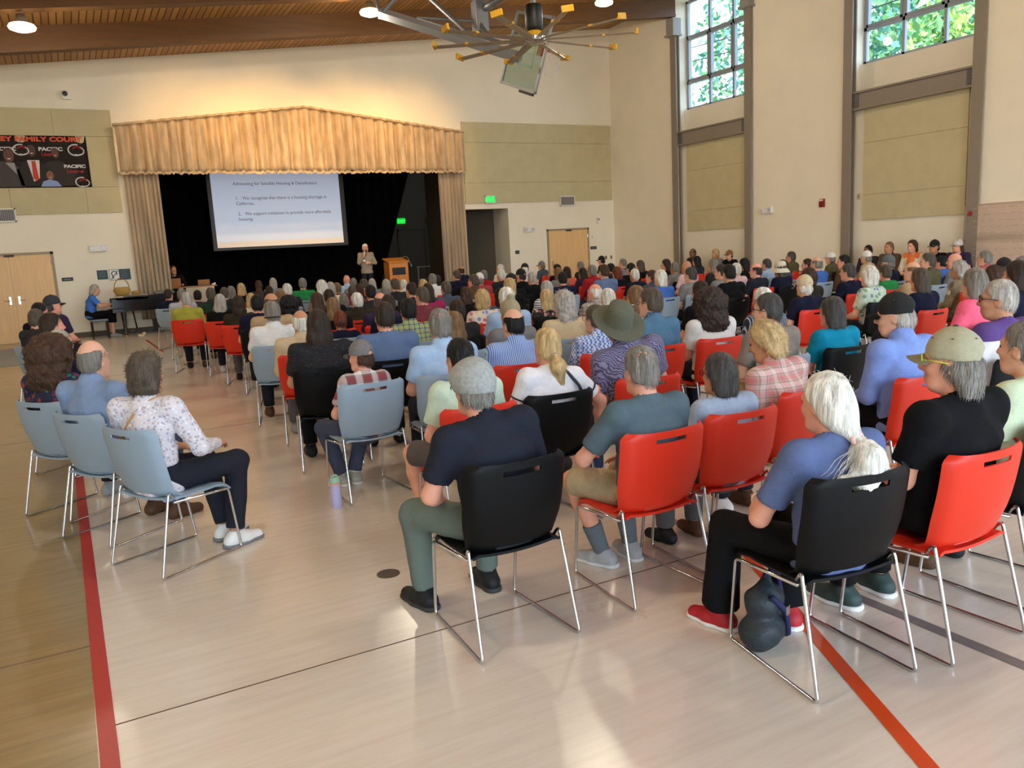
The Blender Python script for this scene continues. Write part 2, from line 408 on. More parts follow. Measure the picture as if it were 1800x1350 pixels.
# right wall: plain piers between recessed window bays
b = MB(); BAYS = ((16.65, 19.6), (10.35, 13.42), (4.1, 7.17), (-2.15, .92))
ends = [-8]+[v for bay in BAYS[::-1] for v in bay]+[YF]
for i in range(0, len(ends), 2): b.box((XR, ends[i], 0), (XR+.6, ends[i+1], zc(XR)))
struct('wall_right', b, M_wall)
for k, (y0, y1) in enumerate(BAYS):
    b = MB().box((XR+.12, y0, 0), (XR+.5, y1, 4.6)).box((XR+.30, y0, 4.55), (XR+.55, y1, 5.43))
    struct('wall_bay_%d' % (k+1), b, M_wall)
    # window: outer frame, mullions, sash frames, glass
    f = MB(); xa, xb = XR+.40, XR+.48; zb, zt = 5.43, 8.5; n = 3; st = (y1-y0-.1)/n
    f.box((xa, y0, zb), (xb, y1, zb+.07)).box((xa, y0, zt-.07), (xb, y1, zt))
    for i in range(n+1): f.box((xa, y0+.02+i*st, zb), (xb, y0+.09+i*st, zt))
    for z in (6.17, 7.45): f.box((xa, y0, z), (xb, y1, z+.08))
    wo = f.build('window_%d' % (k+1), M_wframe); wo['kind'] = 'structure'
    s = MB()
    for i in range(n):
        a, c = y0+.09+i*st, y0+.02+(i+1)*st
        for z0, z1 in ((6.25, 7.45),):
            s.box((xa-.02, a, z0), (xb+.01, a+.05, z1)).box((xa-.02, c-.05, z0), (xb+.01, c, z1)).box((xa-.02, a, z0), (xb+.01, c, z0+.05)).box((xa-.02, a, z1-.05), (xb+.01, c, z1))
    s.build('sash', M_wframe, wo)
    gm = bpy.data.materials.get('window_glass')
    if not gm:
        gm = bpy.data.materials.new('window_glass'); gm.use_nodes = True; t = gm.node_tree
        tr = t.nodes.new('ShaderNodeBsdfTransparent'); tr.inputs[0].default_value = (.93, .97, .98, 1); gl = t.nodes.new('ShaderNodeBsdfGlossy'); gl.inputs['Roughness'].default_value = .02
        mx = t.nodes.new('ShaderNodeMixShader'); mx.inputs[0].default_value = .012
        t.links.new(tr.outputs[0], mx.inputs[1]); t.links.new(gl.outputs[0], mx.inputs[2]); t.links.new(mx.outputs[0], t.nodes['Material Output'].inputs[0])
    MB().box((xa+.035, y0+.03, zb), (xa+.043, y1-.03, zt)).build('pane', gm, wo)
    # daylight entering through this opening
    pl = lamp('window_portal_%d' % (k+1), 'AREA', (XR+.56, (y0+y1)/2, 6.97), 1, (1, 1, 1), (XR-5, (y0+y1)/2, 6.97), 2.9, 3.1); pl.data.cycles.is_portal = True
    # steel columns at the bay's sides, cross beam, acoustic panel
    for yy in (y0-.02, y1+.03):
        c = MB(); H = zc(XR)-.55
        c.box((XR-.10, yy-.12, 0), (XR-.07, yy+.12, H)).box((XR-.07, yy-.012, 0), (XR+.05, yy+.012, H)).box((XR+.03, yy-.12, 0), (XR+.06, yy+.12, H))
        o = c.build('steel_column', M_steel); o['kind'] = 'structure'; o.name = 'trim_%d' % (30+2*k+(yy > y0))
        q = MB().box((XR-.2, yy-.16, H-.45), (XR+.1, yy+.16, H), bev=.012).box((XR-.24, yy-.2, H-.5), (XR+.1, yy+.2, H-.44), bev=.01)
        for dz in (.1, .2, .3):
            for dy in (-.07, .07): q.box((XR-.215, yy+dy-.015, H-.4+dz-.015), (XR-.2, yy+dy+.015, H-.4+dz+.015))
        q.build('column_cap', mat('galvanised', (150, 148, 142), .5), o)
    c = MB().box((XR-.02, y0+.1, 4.39), (XR+.0, y1-.1, 4.78)).box((XR-.07, y0+.1, 4.75), (XR+.1, y1-.1, 4.79)).box((XR-.07, y0+.1, 4.38), (XR+.1, y1-.1, 4.42)).box((XR, y0+.05, 4.4), (XR+.3, y1-.05, 4.76))
    o = struct('trim_%d' % (50+k), c, M_steel)
    if k < 2:
        q = MB()
        for yy in (y0+.14, y1-.24):
            q.box((XR-.028, yy, 4.43), (XR-.02, yy+.12, 4.74))
            for a in range(2):
                for z in range(4): q.box((XR-.036, yy+.02+a*.055, 4.45+z*.073), (XR-.026, yy+.045+a*.055, 4.475+z*.073))
        q.build('bolt_plate', mat('bolted_steel', (98, 96, 96), .5), o)
        c = MB()
        for z0, z1 in ((1.86, 2.44), (2.445, 3.62), (3.625, 4.38)): c.box((XR+.07, y0+.25, z0), (XR+.125, y1-.32, z1), bev=.004)
        o = c.build('acoustic_panel', M_panel)
        tag(o, ('tan fabric acoustic panel under the far tall window', 'tan fabric acoustic panel under the near tall window, beside the paper sheet')[k], 'acoustic panel', 'wall acoustic panels')
# acoustic panels on the front wall
def seams_panel(x0, x1, zs, vx, label):
    b = MB()
    for (z0, z1), v in zip(zip(zs, zs[1:]), vx):
        for a, c in zip([x0]+v, v+[x1]): b.box((a+.003, YF-.05, z0+.003), (c-.003, YF, z1-.003), bev=.004)
    tag(b.build('acoustic_panel', M_panel), label, 'acoustic panel', 'wall acoustic panels')
seams_panel(-4.0, 1.39, (3.05, 3.68, 4.89, 5.53), ([-1, .62], [-1], [-1, .1]), 'tan fabric wall panel left of the stage behind the banner')
seams_panel(10.97, 16.48, (3.05, 3.67, 4.88, 5.48), ([], [], []), 'wide tan fabric wall panel right of the stage')
M_base = mat('dark_baseboard', (92, 84, 76), .7)
struct('baseboard_front', MB().box((-.25, YF-.02, 0), (1.75, YF, .13)).box((12.45, YF-.02, 0), (13.8, YF, .1)).box((15.5, YF-.02, 0), (XR, YF, .1)), M_base)
b = MB()
for y0, y1 in ((19.75, YF), (13.6, 16.4), (7.3, 10.1)): b.box((XR-.015, y0, 0), (XR, y1, .1))
struct('baseboard_right', b, M_base)

# doors
def door(k, x0, x1, zt, leaves, hx):
    fr = MB(); y = YF-.03
    fr.box((x0-.06, y, 0), (x0, YF+.02, zt+.06)).box((x1, y, 0), (x1+.06, YF+.02, zt+.06)).box((x0-.06, y, zt), (x1+.06, YF+.02, zt+.06))
    d = struct('door_%d' % k, fr, mat('door_frame_paint', (160, 140, 112), .5))
    wd = (x1-x0)/leaves
    for i in range(leaves):
        lf = MB().box((x0+i*wd+.004, YF-.02, .012), (x0+(i+1)*wd-.004, YF-.002, zt-.004), bev=.002).build('door_leaf', M_ply, d)
        h = MB(); X = hx[i]; s = -1 if X > x0+i*wd+wd/2 else 1
        h.box((X-.025, YF-.03, .93), (X+.025, YF-.019, 1.13), bev=.004).tube(fillet([(X, YF-.02, 1.03), (X, YF-.075, 1.03), (X+s*.13, YF-.075, 1.03)], .02), .009)
        h.build('handle', M_chrome, d)
        hg = MB()
        ex = x0+.002 if s < 0 else x1-.002
        for z in (.25, 1.05, 1.9): hg.tube([(ex, YF-.034, z-.05), (ex, YF-.034, z+.05)], .008)
        hg.build('hinge', M_chrome, d)
    q = MB().box(((x0+x1)/2-.09, YF-.055, zt-.03), ((x0+x1)/2+.12, YF-.025, zt+.02), bev=.004); q.build('door_closer', mat('dark_bronze', (44, 36, 30), .5), d)
    return d
door(1, -2.11, -.34, 2.10, 2, (-1.32, -1.13))
door(2, 13.90, 15.42, 2.11, 1, (14.02,))

# ================================================================ stage
M_vel = mat('black_velour', (15, 14, 17), .95, spec=.1)
def drape(name, x0, x1, y, z0, z1, m, folds, amp, label, cat, parent=None, zfun=None, xr=None, ret=False, seed=1, zb=None):
    rg = np.random.default_rng(seed); nx = folds*10; ph = np.cumsum(rg.uniform(.6, 1.4, nx+1)); ph = ph/ph[-1]*folds*2*PI; am = rg.uniform(.5, 1.2, nx+1)
    us = list(range(nx+1)); vs = lsp(0, 1, 12)
    def f(u, v):
        x = x0+(x1-x0)*u/nx; zt = zfun(x) if zfun else z1; zl = zb(x, u) if zb else z0; z = zl+(zt-zl)*v
        if xr: x = min(x, xr(z)); 
        spread = 1-.35*v
        return (x+.25*amp*math.cos(ph[u])*spread, y+amp*am[u]*math.sin(ph[u])*spread, z)
    b = MB().grid(f, us, vs)
    bmesh.ops.solidify(b.bm, geom=b.bm.faces[:], thickness=.012)
    o = b.build(name, m, parent, 3.2)
    return tag(o, label, cat)
struct('floor_stage', MB().box((XL, YF+.02, 0), (10.86, 28, .32)).box((1.75, YF-.01, 0), (10.6, YF+.03, .32)), mat('stage_floor', (44, 38, 34), .5))
b = MB().box((XL, 27.4, .3), (13.2, 27.6, 7)).box((XL-.2, YF+.3, .3), (XL, 27.5, 7)).box((XL, YF+.2, 6.2), (13.2, 27.5, 6.3)).box((12.9, YF+2.7, .3), (13.1, 27.5, 7))
b.box((10.80, YF+.25, .3), (10.85, YF+2.7, 4.5))
struct('wall_stage', b, M_dark)
drape('backdrop_curtain', XL+.1, 10.6, 26.2, .33, 6.1, M_vel, 46, .05, 'full black curtain hanging behind the projection screen', 'curtain', xr=lambda z: 9.05+.35*(z-.32), seed=4)
M_cream = mat('cream_curtain_satin', (222, 204, 176), .5, noise=.18, nscale=5, stretch=(1, 1, .15), bump=.15, bscale=40, spec=.6)
M_crush = mat('crushed_cream_curtain', (232, 212, 178), .42, noise=.22, nscale=6, stretch=(1.4, 1, .35), bump=.3, bscale=26, spec=.6)
drape('side_curtain', 1.50, 2.30, 22.80, .33, 4.06, M_cream, 8, .055, 'gathered cream curtain at the left of the stage, behind the piano', 'curtain', seed=5)
drape('side_curtain', 10.05, 10.86, 22.80, .33, 4.06, M_cream, 7, .055, 'gathered cream curtain at the right of the stage, by the dark side opening', 'curtain', seed=6)
t = empty('stage_valance', 'cream pleated gable-topped valance across the top of the stage', 'valance', (6.14, 22.7, 4))
def vt(x): return 5.16+.57*(1-abs(x-6.14)/4.72)
rg = np.random.default_rng(11); wob = rg.uniform(-.03, .03, 500)
o = drape('pleated_skirt', 1.38, 10.88, 22.66, 4.0, 0, M_crush, 31, .105, None, None, zfun=vt, seed=9, zb=lambda x, u: 4.0+wob[u % 500])
o.parent = t; o.location = (-6.14, -22.7, -4)
b = MB()
b.grid(lambda u, v: (u-6.14, -.15-.014*math.sin(u*40+v*3), vt(u)-4-.0-.055*v+.008*math.sin(u*23)), lsp(1.38, 10.88, 180), (0, .5, 1))
bmesh.ops.solidify(b.bm, geom=b.bm.faces[:], thickness=.02)
b.build('ruffled_heading', M_crush, t, 3.2)
b = MB().grid(lambda u, v: (u-6.14, -.13-.02*math.sin(u*31+v), .02+wob[int(u*50) % 500]-.07*v), lsp(1.38, 10.88, 240), (0, .5, 1))
bmesh.ops.solidify(b.bm, geom=b.bm.faces[:], thickness=.02)
b.build('bottom_ruffle', M_crush, t, 3.2)
MB().box((-4.76, .0, -.0), (-4.7, .2, 1.1)).build('return_panel', M_crush, t); MB().box((4.7, .0, 0), (4.76, .2, 1.1)).build('return_panel', M_crush, t)

# projection screen with the slide
t = empty('projection_screen', 'lit projection screen showing a pale slide above the stage', 'projection screen', (5.7, 24.6, 2.0))
MB().box((-1.98, .0, -.0), (1.98, .03, 3.2)).build('black_border', M_black, t)
MB().box((-1.87, -.006, .08), (1.84, .0, 3.1)).build('screen_surface', mat('white_screen', (236, 238, 242), .8), t)
MB().box((-1.87, -.008, .235), (1.84, -.0062, 2.6)).build('slide', mat('slide_light', (196, 206, 220), .8, emit=(178, 200, 232), emit_s=.36), t, )
MB().box((-2.0, -.02, 3.1), (2.0, .1, 3.3)).build('roller_case', M_black, t)
Mt = mat('slide_text', (96, 100, 112), .8)
for s, x, z in (('Advocating for Sensible Housing & Densification', -1.27, 1.83), ('1.   We recognize that there is a housing shortage in', -1.24, 1.42), ('California.', -1.24, 1.27), ('2.   We support initiatives to provide more affordable', -1.21, .98), ('housing.', -1.21, .83)):
    text_obj('lettering', s, .125, Mt, t, (x, -.012, z))
# lectern
t = empty('lectern', 'wooden lectern with a dark front panel and gooseneck microphone on stage', 'lectern', (8.74, 23.45, .32))
Mo = mat('orange_oak', (206, 132, 54), .45, noise=.12, nscale=3, stretch=(8, 8, 1))
b = MB().prism([(-.30, 0), (.30, 0), (.30, 1.08), (-.30, 1.08)], -.24, -.21).box((-.30, -.21, 0), (-.27, .24, 1.1)).box((.27, -.21, 0), (.30, .24, 1.1)).box((-.34, -.28, 0), (.34, .28, .05), bev=.006)
b.build('body', Mo, t)
Mx = Matrix.Translation((0, 0, 1.12)) @ Matrix.Rotation(R(12), 4, 'X')
MB().box((-.33, -.28, 0), (.33, .28, .035), M=Mx, bev=.008).box((-.33, -.28, .035), (.33, -.262, .055), M=Mx).build('reading_top', Mo, t)
MB().box((-.21, -.252, .70), (.21, -.238, .92), bev=.004).build('front_panel', M_black, t)
b = MB().tube(fillet([(.26, .1, 1.15), (.27, .0, 1.24), (.36, -.08, 1.22), (.45, -.12, .98)], .08, 8), .011).lathe([(.0, 0), (.022, .0), (.026, .03), (.02, .06), (0, .065)], (.455, -.125, .92), 12)
b.build('microphone', M_grey, t, .8)
# table on stage
t = empty('folding_table', 'table on the left of the stage half covered by a white cloth', 'table', (2.85, 23.45, .32))
MB().box((-.75, -.36, .735), (.62, .36, .765), bev=.006).build('tabletop', mat('brown_laminate', (150, 92, 46), .5, noise=.1), t)
for x in (-.66, .54):
    for y in (-.28, .28): MB().tube([(x, y, 0), (x, y, .74)], .016).build('leg', M_grey, t)
def cl(u, v):
    if v < .3: return (-.18+.72*u, .3-.62*v/.3, .772)
    k = (v-.3)/.7; return (-.18+.72*u, -.37-.02*math.sin(u*22)*k-.015*k, .772-.62*k)
b = MB().grid(cl, lsp(0, 1, 28), lsp(0, 1, 18)); bmesh.ops.solidify(b.bm, geom=b.bm.faces[:], thickness=.005)
o = b.build('tablecloth', mat('white_cloth', (240, 232, 214), .85, bump=.1), None, 3.2, (2.85, 23.45, .32)); tag(o, 'white cloth hanging over the front of the stage table', 'tablecloth')
for nm, x, wd, h, lb in (('laptop', -.42, .33, .24, 'larger open laptop on the stage table in front of the seated man'), ('laptop', .33, .30, .15, 'smaller dark laptop on the white cloth of the stage table')):
    t = empty(nm, lb, 'laptop', (2.85+x, 23.42, 1.087+(.012 if x > 0 else 0)))
    MB().box((-wd/2, -.02, 0), (wd/2, .22, .016), bev=.004).build('keyboard_base', M_grey, t)
    MB().box((-wd/2, -.032, .008), (wd/2, -.02, h), M=Matrix.Rotation(R(12), 4, 'X'), bev=.004).build('lid', mat('bronze_lid', (170, 120, 70), .4, metal=.2), t)  # orange stage light on the lid is put into its colour
b = MB().box((-.05, -.03, 0), (.05, .03, .03), bev=.008).tube([(.0, 0, .03), (.06, -.01, .05)], .012)
tag(b.build('tape_dispenser', M_white, None, None, (3.41, 23.3, 1.09)), 'small pale object at the right end of the stage table', 'dispenser')
# fittings deep on the stage
t = empty('exit_sign', 'green lit exit sign in the dark at the back right of the stage', 'exit sign', (10.52, 27.36, 2.76))
MB().box((-.15, -.02, -.09), (.15, .02, .11), bev=.005).build('face', mat('exit_green_dim', (4, 60, 14), .5, emit=(10, 200, 50), emit_s=1.0), t)
text_obj('lettering', 'EXIT', .15, mat('exit_letter', (120, 255, 140), .5, emit=(60, 255, 90), emit_s=1.2), t, (-.14, -.024, -.05))
fr = MB().box((10.36, 27.36, .32), (10.42, 27.4, 2.48)).box((11.36, 27.36, .32), (11.42, 27.4, 2.48)).box((10.36, 27.36, 2.42), (11.42, 27.4, 2.48))
d = struct('door_3', fr, mat('dark_frame', (36, 30, 24), .7)); MB().box((10.42, 27.37, .33), (11.36, 27.39, 2.42)).build('door_leaf', mat('dark_leaf', (46, 38, 30), .7), d)
b = MB()
for x in (10.45, 10.98, 11.5): b.tube([(x, 25.9, .32), (x, 25.9, 1.16)], .018)
tag(b.tube([(10.4, 25.9, 1.16), (11.6, 25.9, 1.16)], .02).tube([(10.4, 25.9, .75), (11.6, 25.9, .75)], .012).build('stair_railing', M_grey), 'grey metal stair railing on stage right of the lectern', 'railing')
tag(MB().box((11.5, 27.3, 2.72), (11.75, 27.4, 2.92), bev=.01).build('wall_box', mat('dim_grey', (90, 86, 80), .6)), 'small grey box on the dark stage wall right of the exit sign', 'wall box')

# ================================================================ lamps, fan, hoop
def pendant(x, y, label):
    z0 = zc(x)-.02; t = empty('pendant_lamp', label, 'ceiling lamp', (x, y, z0-.72), 0, 'round pendant lamps')
    MB().tube([(0, 0, .17), (0, 0, .50 if abs(y-16.65) < .2 else .7)], .012).build('stem', M_grey, t)
    MB().lathe([(0, .2), (.05, .2), (.075, .17), (.085, .08), (.12, .055), (.0, .05)], n=20).build('housing', mat('lamp_housing', (90, 82, 72), .5), t, .8)
    MB().lathe([(.10, .06), (.19, .03), (.215, -.01), (.20, -.045), (.12, -.075), (0, -.085)], n=28).build('diffuser', mat('lamp_glass', (255, 240, 214), .4, emit=(255, 226, 178), emit_s=9), t, 1)
    lamp('lamp_light', 'POINT', (x, y, z0-.72-.2), PEND, (1, .88, .70), None, .12)
PEND = 170
names = {(-.17, 16.65): 'glowing pendant lamp at the far left, over the doors', (6.07, 16.65): 'glowing pendant lamp in the middle, left of the folded hoop struts', (11.9, 16.65): 'glowing pendant lamp at the right, beside the column head'}
for (x, y), lb in names.items(): pendant(x, y, lb)
for x in (-.17, 6.07, 11.9):
    for y in (9.2, 3.0): lamp('house_light', 'POINT', (x, y, zc(x)-.9), PEND, (1, .88, .70), None, .15)

FX, FY, FZ = 7.47, 12.5, 5.14
t = empty('ceiling_fan', 'large ceiling fan with ten long blades and yellow blade tips', 'ceiling fan', (FX, FY, FZ))
M_blade = mat('anodised_blade', (172, 160, 140), .38, metal=.5); M_yel = mat('yellow_blade_tip', (222, 168, 34), .5)
MB().tube([(0, 0, .55), (0, 0, zc(FX)-FZ)], .045, 12).build('drop_tube', M_grey, t)
MB().lathe([(0, .56), (.13, .56), (.15, .52), (.15, .2), (.12, .14), (.05, .1), (0, .1)], n=20).build('motor_housing', M_black, t, .8)
b = MB().lathe([(.09, .17), (.125, .12), (.10, .06), (.06, .02), (0, .02)], n=20); b.build('gear_collar', M_yel, t, .8)
b = MB()
for k in range(8):
    a = k*PI/4; b.tube([(.1*math.cos(a), .1*math.sin(a), .15), (.085*math.cos(a), .085*math.sin(a), .03)], .012)
b.lathe([(0, .05), (.16, .05), (.2, .03), (.2, -.03), (.13, -.07), (0, -.07)], n=24).build('hub', M_chrome, t, .6)
bp = [(-.062, -.014), (-.035, .009), (.024, .011), (.066, -.004), (.035, -.014)]
for k in range(10):
    Mx = Matrix.Rotation(2*PI*k/10+R(4), 4, 'Z') @ Matrix.Rotation(R(9), 4, 'X')
    b = MB(); b.add([Mx @ Vector((r, y*s, z)) for r, s in ((.17, .8), (.32, 1), (1.68, 1)) for y, z in bp], [tuple(range(5))[::-1], tuple(range(10, 15))]+[(5*j+i, 5*j+(i+1) % 5, 5*j+5+(i+1) % 5, 5*j+5+i) for j in (0, 1) for i in range(5)])
    bl = b.build('blade', M_blade, t)
    MB().box((1.68, -.06, -.02), (1.74, .075, .02), M=Mx, bev=.008).box((1.71, -.08, -.025), (1.75, .11, .07), M=Mx, bev=.006).build('blade_tip', M_yel, bl)
    MB().box((1.14, -.066, -.016), (1.19, .068, .015), M=Mx).build('collar', M_yel, bl)
b = MB()
for k in range(4):
    a = PI/4+k*PI/2; b.tube([(.05*math.cos(a), .05*math.sin(a), .9), (1.6*math.cos(a), 1.6*math.sin(a), zc(FX+1.6*math.cos(a))-FZ)], .004, 5)
b.build('guy_wire', M_grey, t)

# folded-up basketball hoop
t = empty('basketball_hoop', 'glass basketball backboard folded up under the ceiling on grey struts', 'basketball hoop', (8.3, 14.5, 5.4))
B1, B2, T2, T1 = [Vector(p) for p in ((8.21, 13.8, 4.51), (8.23, 15.2, 4.98), (8.47, 15.2, 6.37), (8.43, 13.8, 5.92))]
O = Vector((8.3, 14.5, 5.4)); B1, B2, T2, T1 = [p-O for p in (B1, B2, T2, T1)]
ux = (B2-B1).normalized(); uz = (T1-B1); uz = (uz-ux*uz.dot(ux)).normalized(); nn = ux.cross(uz); Wd, Hh = (B2-B1).length, 1.40
def bp_(a, c, d=0): return B1+ux*a+uz*c+nn*d
def bbox(bm, a0, a1, c0, c1, d0=-.02, d1=.02):
    Mx = Matrix((ux, uz, nn)).transposed().to_4x4(); Mx.translation = B1; bm.box((a0, c0, d0), (a1, c1, d1), M=Mx); return bm
b = MB(); e = .055
bbox(b, 0, Wd, 0, e); bbox(b, 0, Wd, Hh-e, Hh); bbox(b, 0, e, 0, Hh); bbox(b, Wd-e, Wd, 0, Hh)
b.build('frame', mat('hoop_grey', (150, 152, 154), .45), t)
gl = bpy.data.materials['window_glass'].copy(); gl.name = 'backboard_glass'; gl.node_tree.nodes['Mix Shader'].inputs[0].default_value = .12
[n for n in gl.node_tree.nodes if n.type == 'BSDF_TRANSPARENT'][0].inputs[0].default_value = (.80, .90, .86, 1)
b = MB(); bbox(b, e, Wd-e, e, Hh-e, -.008, .008).build('glass_board', gl, t)
b = MB(); c0 = .42
for a0, a1, q0, q1 in ((.4, .98, c0, c0+.05), (.4, .98, c0+.4, c0+.45), (.4, .45, c0, c0+.45), (.93, .98, c0, c0+.45)): bbox(b, a0, a1, q0, q1, .009, .012)
b.build('target_square', M_white, t)
b = MB(); bbox(b, .1, .62, -.05, .0, -.03, .03).build('edge_padding', mat('dark_pad', (70, 68, 66), .8), t)
# rim and net hang from the near side of the board
rc_ = bp_(.28, .80, .30)
b = MB(); bbox(b, .2, .36, .68, .92, .02, .08)
b.tube([rc_+.225*(math.cos(a)*nn+math.sin(a)*ux) for a in lsp(0, 2*PI*31/32, 32)], .010, 8, closed=True).build('rim', mat('hoop_red', (190, 44, 28), .4), t, .8)
b = MB()
dn = -uz
for k in range(12):
    for s in (1, -1):
        pts = []
        for j in range(5):
            a = 2*PI*(k+s*j*.5)/12; rr = .22-.028*j; pts.append(rc_+rr*(math.cos(a)*nn+math.sin(a)*ux)+dn*.10*j+Vector((.02*j, 0, -.02*j)))
        b.tube(pts, .004, 4)
b.build('net', M_white, t)
b = MB(); Q = lambda p: Vector(p)-O
def bar(m, p, q, w_): m.tube([Q(p), Q(q)], w_, 4)
bar(b, (6.2, 16.45, 6.50), (8.36, 14.55, 5.34), .11); b.build('main_mast', mat('hoop_grey', (150, 152, 154)), t)
for nm, p, q, r in (('strut', (6.21, 16.4, 6.45), (7.0, 15.9, 7.35), .05), ('strut', (6.95, 16.5, 7.2), (7.74, 15.4, 5.89), .045), ('strut', (6.99, 16.4, 6.45), (8.16, 15.8, 6.32), .035), ('strut', (6.99, 16.4, 6.43), (8.25, 15.1, 5.75), .035), ('strut', (8.1, 15.8, 6.35), (8.2, 15.3, 5.75), .03), ('cross_pipe', (8.2, 15.8, 6.55), (8.55, 14.8, 6.75), .08)):
    b = MB().tube([Q(p), Q(q)], r, 10); b.build(nm, M_grey, t, .8)
MB().box(tuple(Q((8.02, 15.7, 6.12))), tuple(Q((8.3, 15.95, 6.72))), bev=.02).build('hanger_clamp', M_grey, t)
b = MB().tube([Q((8.2, 15.8, 6.6)), Q((8.2, 16.6, 7.2))], .05, 8).tube([Q((6.2, 16.45, 6.5)), Q((6.2, 16.65, 7.0))], .05, 8).build('ceiling_hanger', M_grey, t)

# ================================================================ wall fittings
t = empty('security_camera', 'white security camera with a black lens high on the wall left of the stage', 'security camera', (.49, YF, 5.84))
MB().box((-.10, -.10, -.10), (.10, 0, .12), bev=.02).build('housing', M_white, t)
MB().lathe([(0, 0), (.06, 0), (.055, .05), (0, .06)], (-.03, -.10, .03), 16, ax=Matrix.Rotation(PI/2, 3, 'X')).build('lens', M_black, t, .8)
def elight(p, rz, label):
    t = empty('emergency_light', label, 'emergency light', p, rz, 'white emergency lights')
    MB().box((-.19, -.085, -.085), (.19, 0, .085), bev=.018).build('housing', M_white, t)
    for x in (-.13, .13): MB().box((x-.05, -.1, -.05), (x+.05, -.08, .05), bev=.01).build('lamp_head', mat('lamp_lens', (206, 208, 214), .2), t)
elight((.71, YF, 2.19), 0, 'white emergency light left of the stage, above the dark wall signs')
elight((13.16, YF, 2.19), 0, 'white emergency light left of the single wooden door')
elight((XR, 16.0, 2.28), -PI/2, 'white emergency light on the right wall left of the fire alarm')
def vent(x, z, label):
    t = empty('wall_vent', label, 'vent', (x, YF-.052, z), 0, 'square wall vents')
    fr = MB().box((-.29, -.02, -.16), (.29, 0, -.13)).box((-.29, -.02, .13), (.29, 0, .16)).box((-.29, -.02, -.16), (-.26, 0, .16)).box((.26, -.02, -.16), (.29, 0, .16)).build('frame', M_white, t)
    b = MB().box((-.26, -.004, -.13), (.26, .0, .13)).build('backing', mat('vent_dark', (96, 96, 96), .7), t)
    b = MB()
    for k in range(14): b.box((-.25+k*.0371, -.018, -.13), (-.25+k*.0371+.012, -.004, .13))
    b.build('louvres', mat('vent_grey', (170, 170, 168), .5), t)
vent(-1.22, 3.05, 'grey slatted wall vent at the left edge under the banner panel')
vent(14.66, 3.06, 'grey slatted wall vent above and left of the single wooden door')
for x, z, w_, h, lb in ((-.05, 1.465, .25, .09, 'small dark room sign right of the left double door'), (15.66, 1.49, .25, .1, 'small dark room sign right of the single wooden door'), (12.71, 1.49, .15, .11, 'tiny dark sign beside the side opening right of the stage')):
    t = empty('room_sign', lb, 'sign', (x, YF, z)); MB().box((-w_/2, -.012, -h/2), (w_/2, 0, h/2), bev=.003).build('plate', mat('dark_sign', (28, 34, 40), .5), t)
    MB().box((-w_*.32, -.0135, -.012), (w_*.32, -.012, .008)).build('lettering', mat('sign_line', (120, 132, 138), .6), t)
M_teal = mat('teal_sign', (24, 60, 68), .5)
t = empty('wall_notice', 'left one of the two dark teal notices on the wall above the piano', 'sign', (.735, YF, 1.525)); MB().box((-.12, -.012, -.115), (.12, 0, .115), bev=.003).build('plate', M_teal, t)
b = MB()
for k in range(5): b.box((-.08, -.0135, .07-k*.03), (.06+.02*(k % 2), -.012, .076-k*.03))
b.build('lettering', mat('sign_line', (120, 132, 138)), t)
t = empty('wall_notice', 'wider teal notice with a white ear symbol on the wall above the basket', 'sign', (1.135, YF, 1.51)); MB().box((-.245, -.012, -.135), (.245, 0, .135), bev=.003).build('plate', M_teal, t)
MB().box((-.235, -.0135, -.125), (-.02, -.012, .125)).build('symbol_field', M_white, t)
b = MB().tube([(-.13+.06*math.cos(a), -.0145, .03+.06*math.sin(a)) for a in lsp(-.6, 3.9, 14)]+[(-.17, -.0145, -.04), (-.15, -.0145, -.09)], .012, 6).tube([(-.03, -.0145, .11), (-.21, -.0145, -.11)], .009, 6)
b.build('ear_symbol', M_teal, t)
b = MB()
for k in range(7): b.box((.02, -.0135, .10-k*.03), (.2-.03*(k % 3), -.012, .106-k*.03))
b.build('lettering', mat('sign_line', (120, 132, 138)), t)
t = empty('exit_sign', 'green exit sign with a white frame above the dark side opening', 'exit sign', (11.80, YF-.05, 3.16))
b = MB().box((-.18, -.04, -.12), (.18, .0, -.095)).box((-.18, -.04, .095), (.18, 0, .12)).box((-.18, -.04, -.12), (-.155, 0, .12)).box((.155, -.04, -.12), (.18, 0, .12)).build('frame', M_white, t)
MB().box((-.155, -.03, -.095), (.155, 0, .095)).build('face', mat('exit_green', (20, 150, 60), .5, emit=(36, 220, 96), emit_s=.9), t)
text_obj('lettering', 'EXIT', .13, mat('exit_letter', (120, 255, 140)), t, (-.135, -.033, -.045))
t = empty('thermostat', 'small white wall box up and right of the single wooden door', 'thermostat', (15.89, YF, 2.38)); MB().box((-.07, -.03, -.11), (.07, 0, .11), bev=.008).build('body', M_white, t); MB().box((-.04, -.034, .02), (.04, -.03, .07)).build('window', M_grey, t)
t = empty('door_contact', 'tiny pale switch beside the single wooden door', 'switch', (15.62, YF, 1.85)); MB().box((-.03, -.02, -.06), (.03, 0, .06), bev=.006).build('body', M_white, t); MB().box((-.01, -.026, -.02), (.01, -.02, .02)).build('button', M_grey, t)
for x, lb in ((16.16, 'left brown wall outlet near the room corner'), (16.38, 'right brown wall outlet near the room corner')):
    t = empty('wall_outlet', lb, 'outlet', (x, YF, 1.14)); MB().box((-.035, -.008, -.06), (.035, 0, .06), bev=.003).build('plate', mat('brown_plate', (140, 112, 74), .5), t); MB().box((-.014, -.011, -.03), (.014, -.008, .03)).build('socket', M_black, t)
t = empty('fire_alarm', 'red fire alarm strobe on the right wall', 'fire alarm', (XR, 14.2, 2.34), -PI/2)
MB().box((-.075, -.05, -.10), (.075, 0, .10), bev=.01).build('body', mat('alarm_red', (142, 26, 30), .4), t)
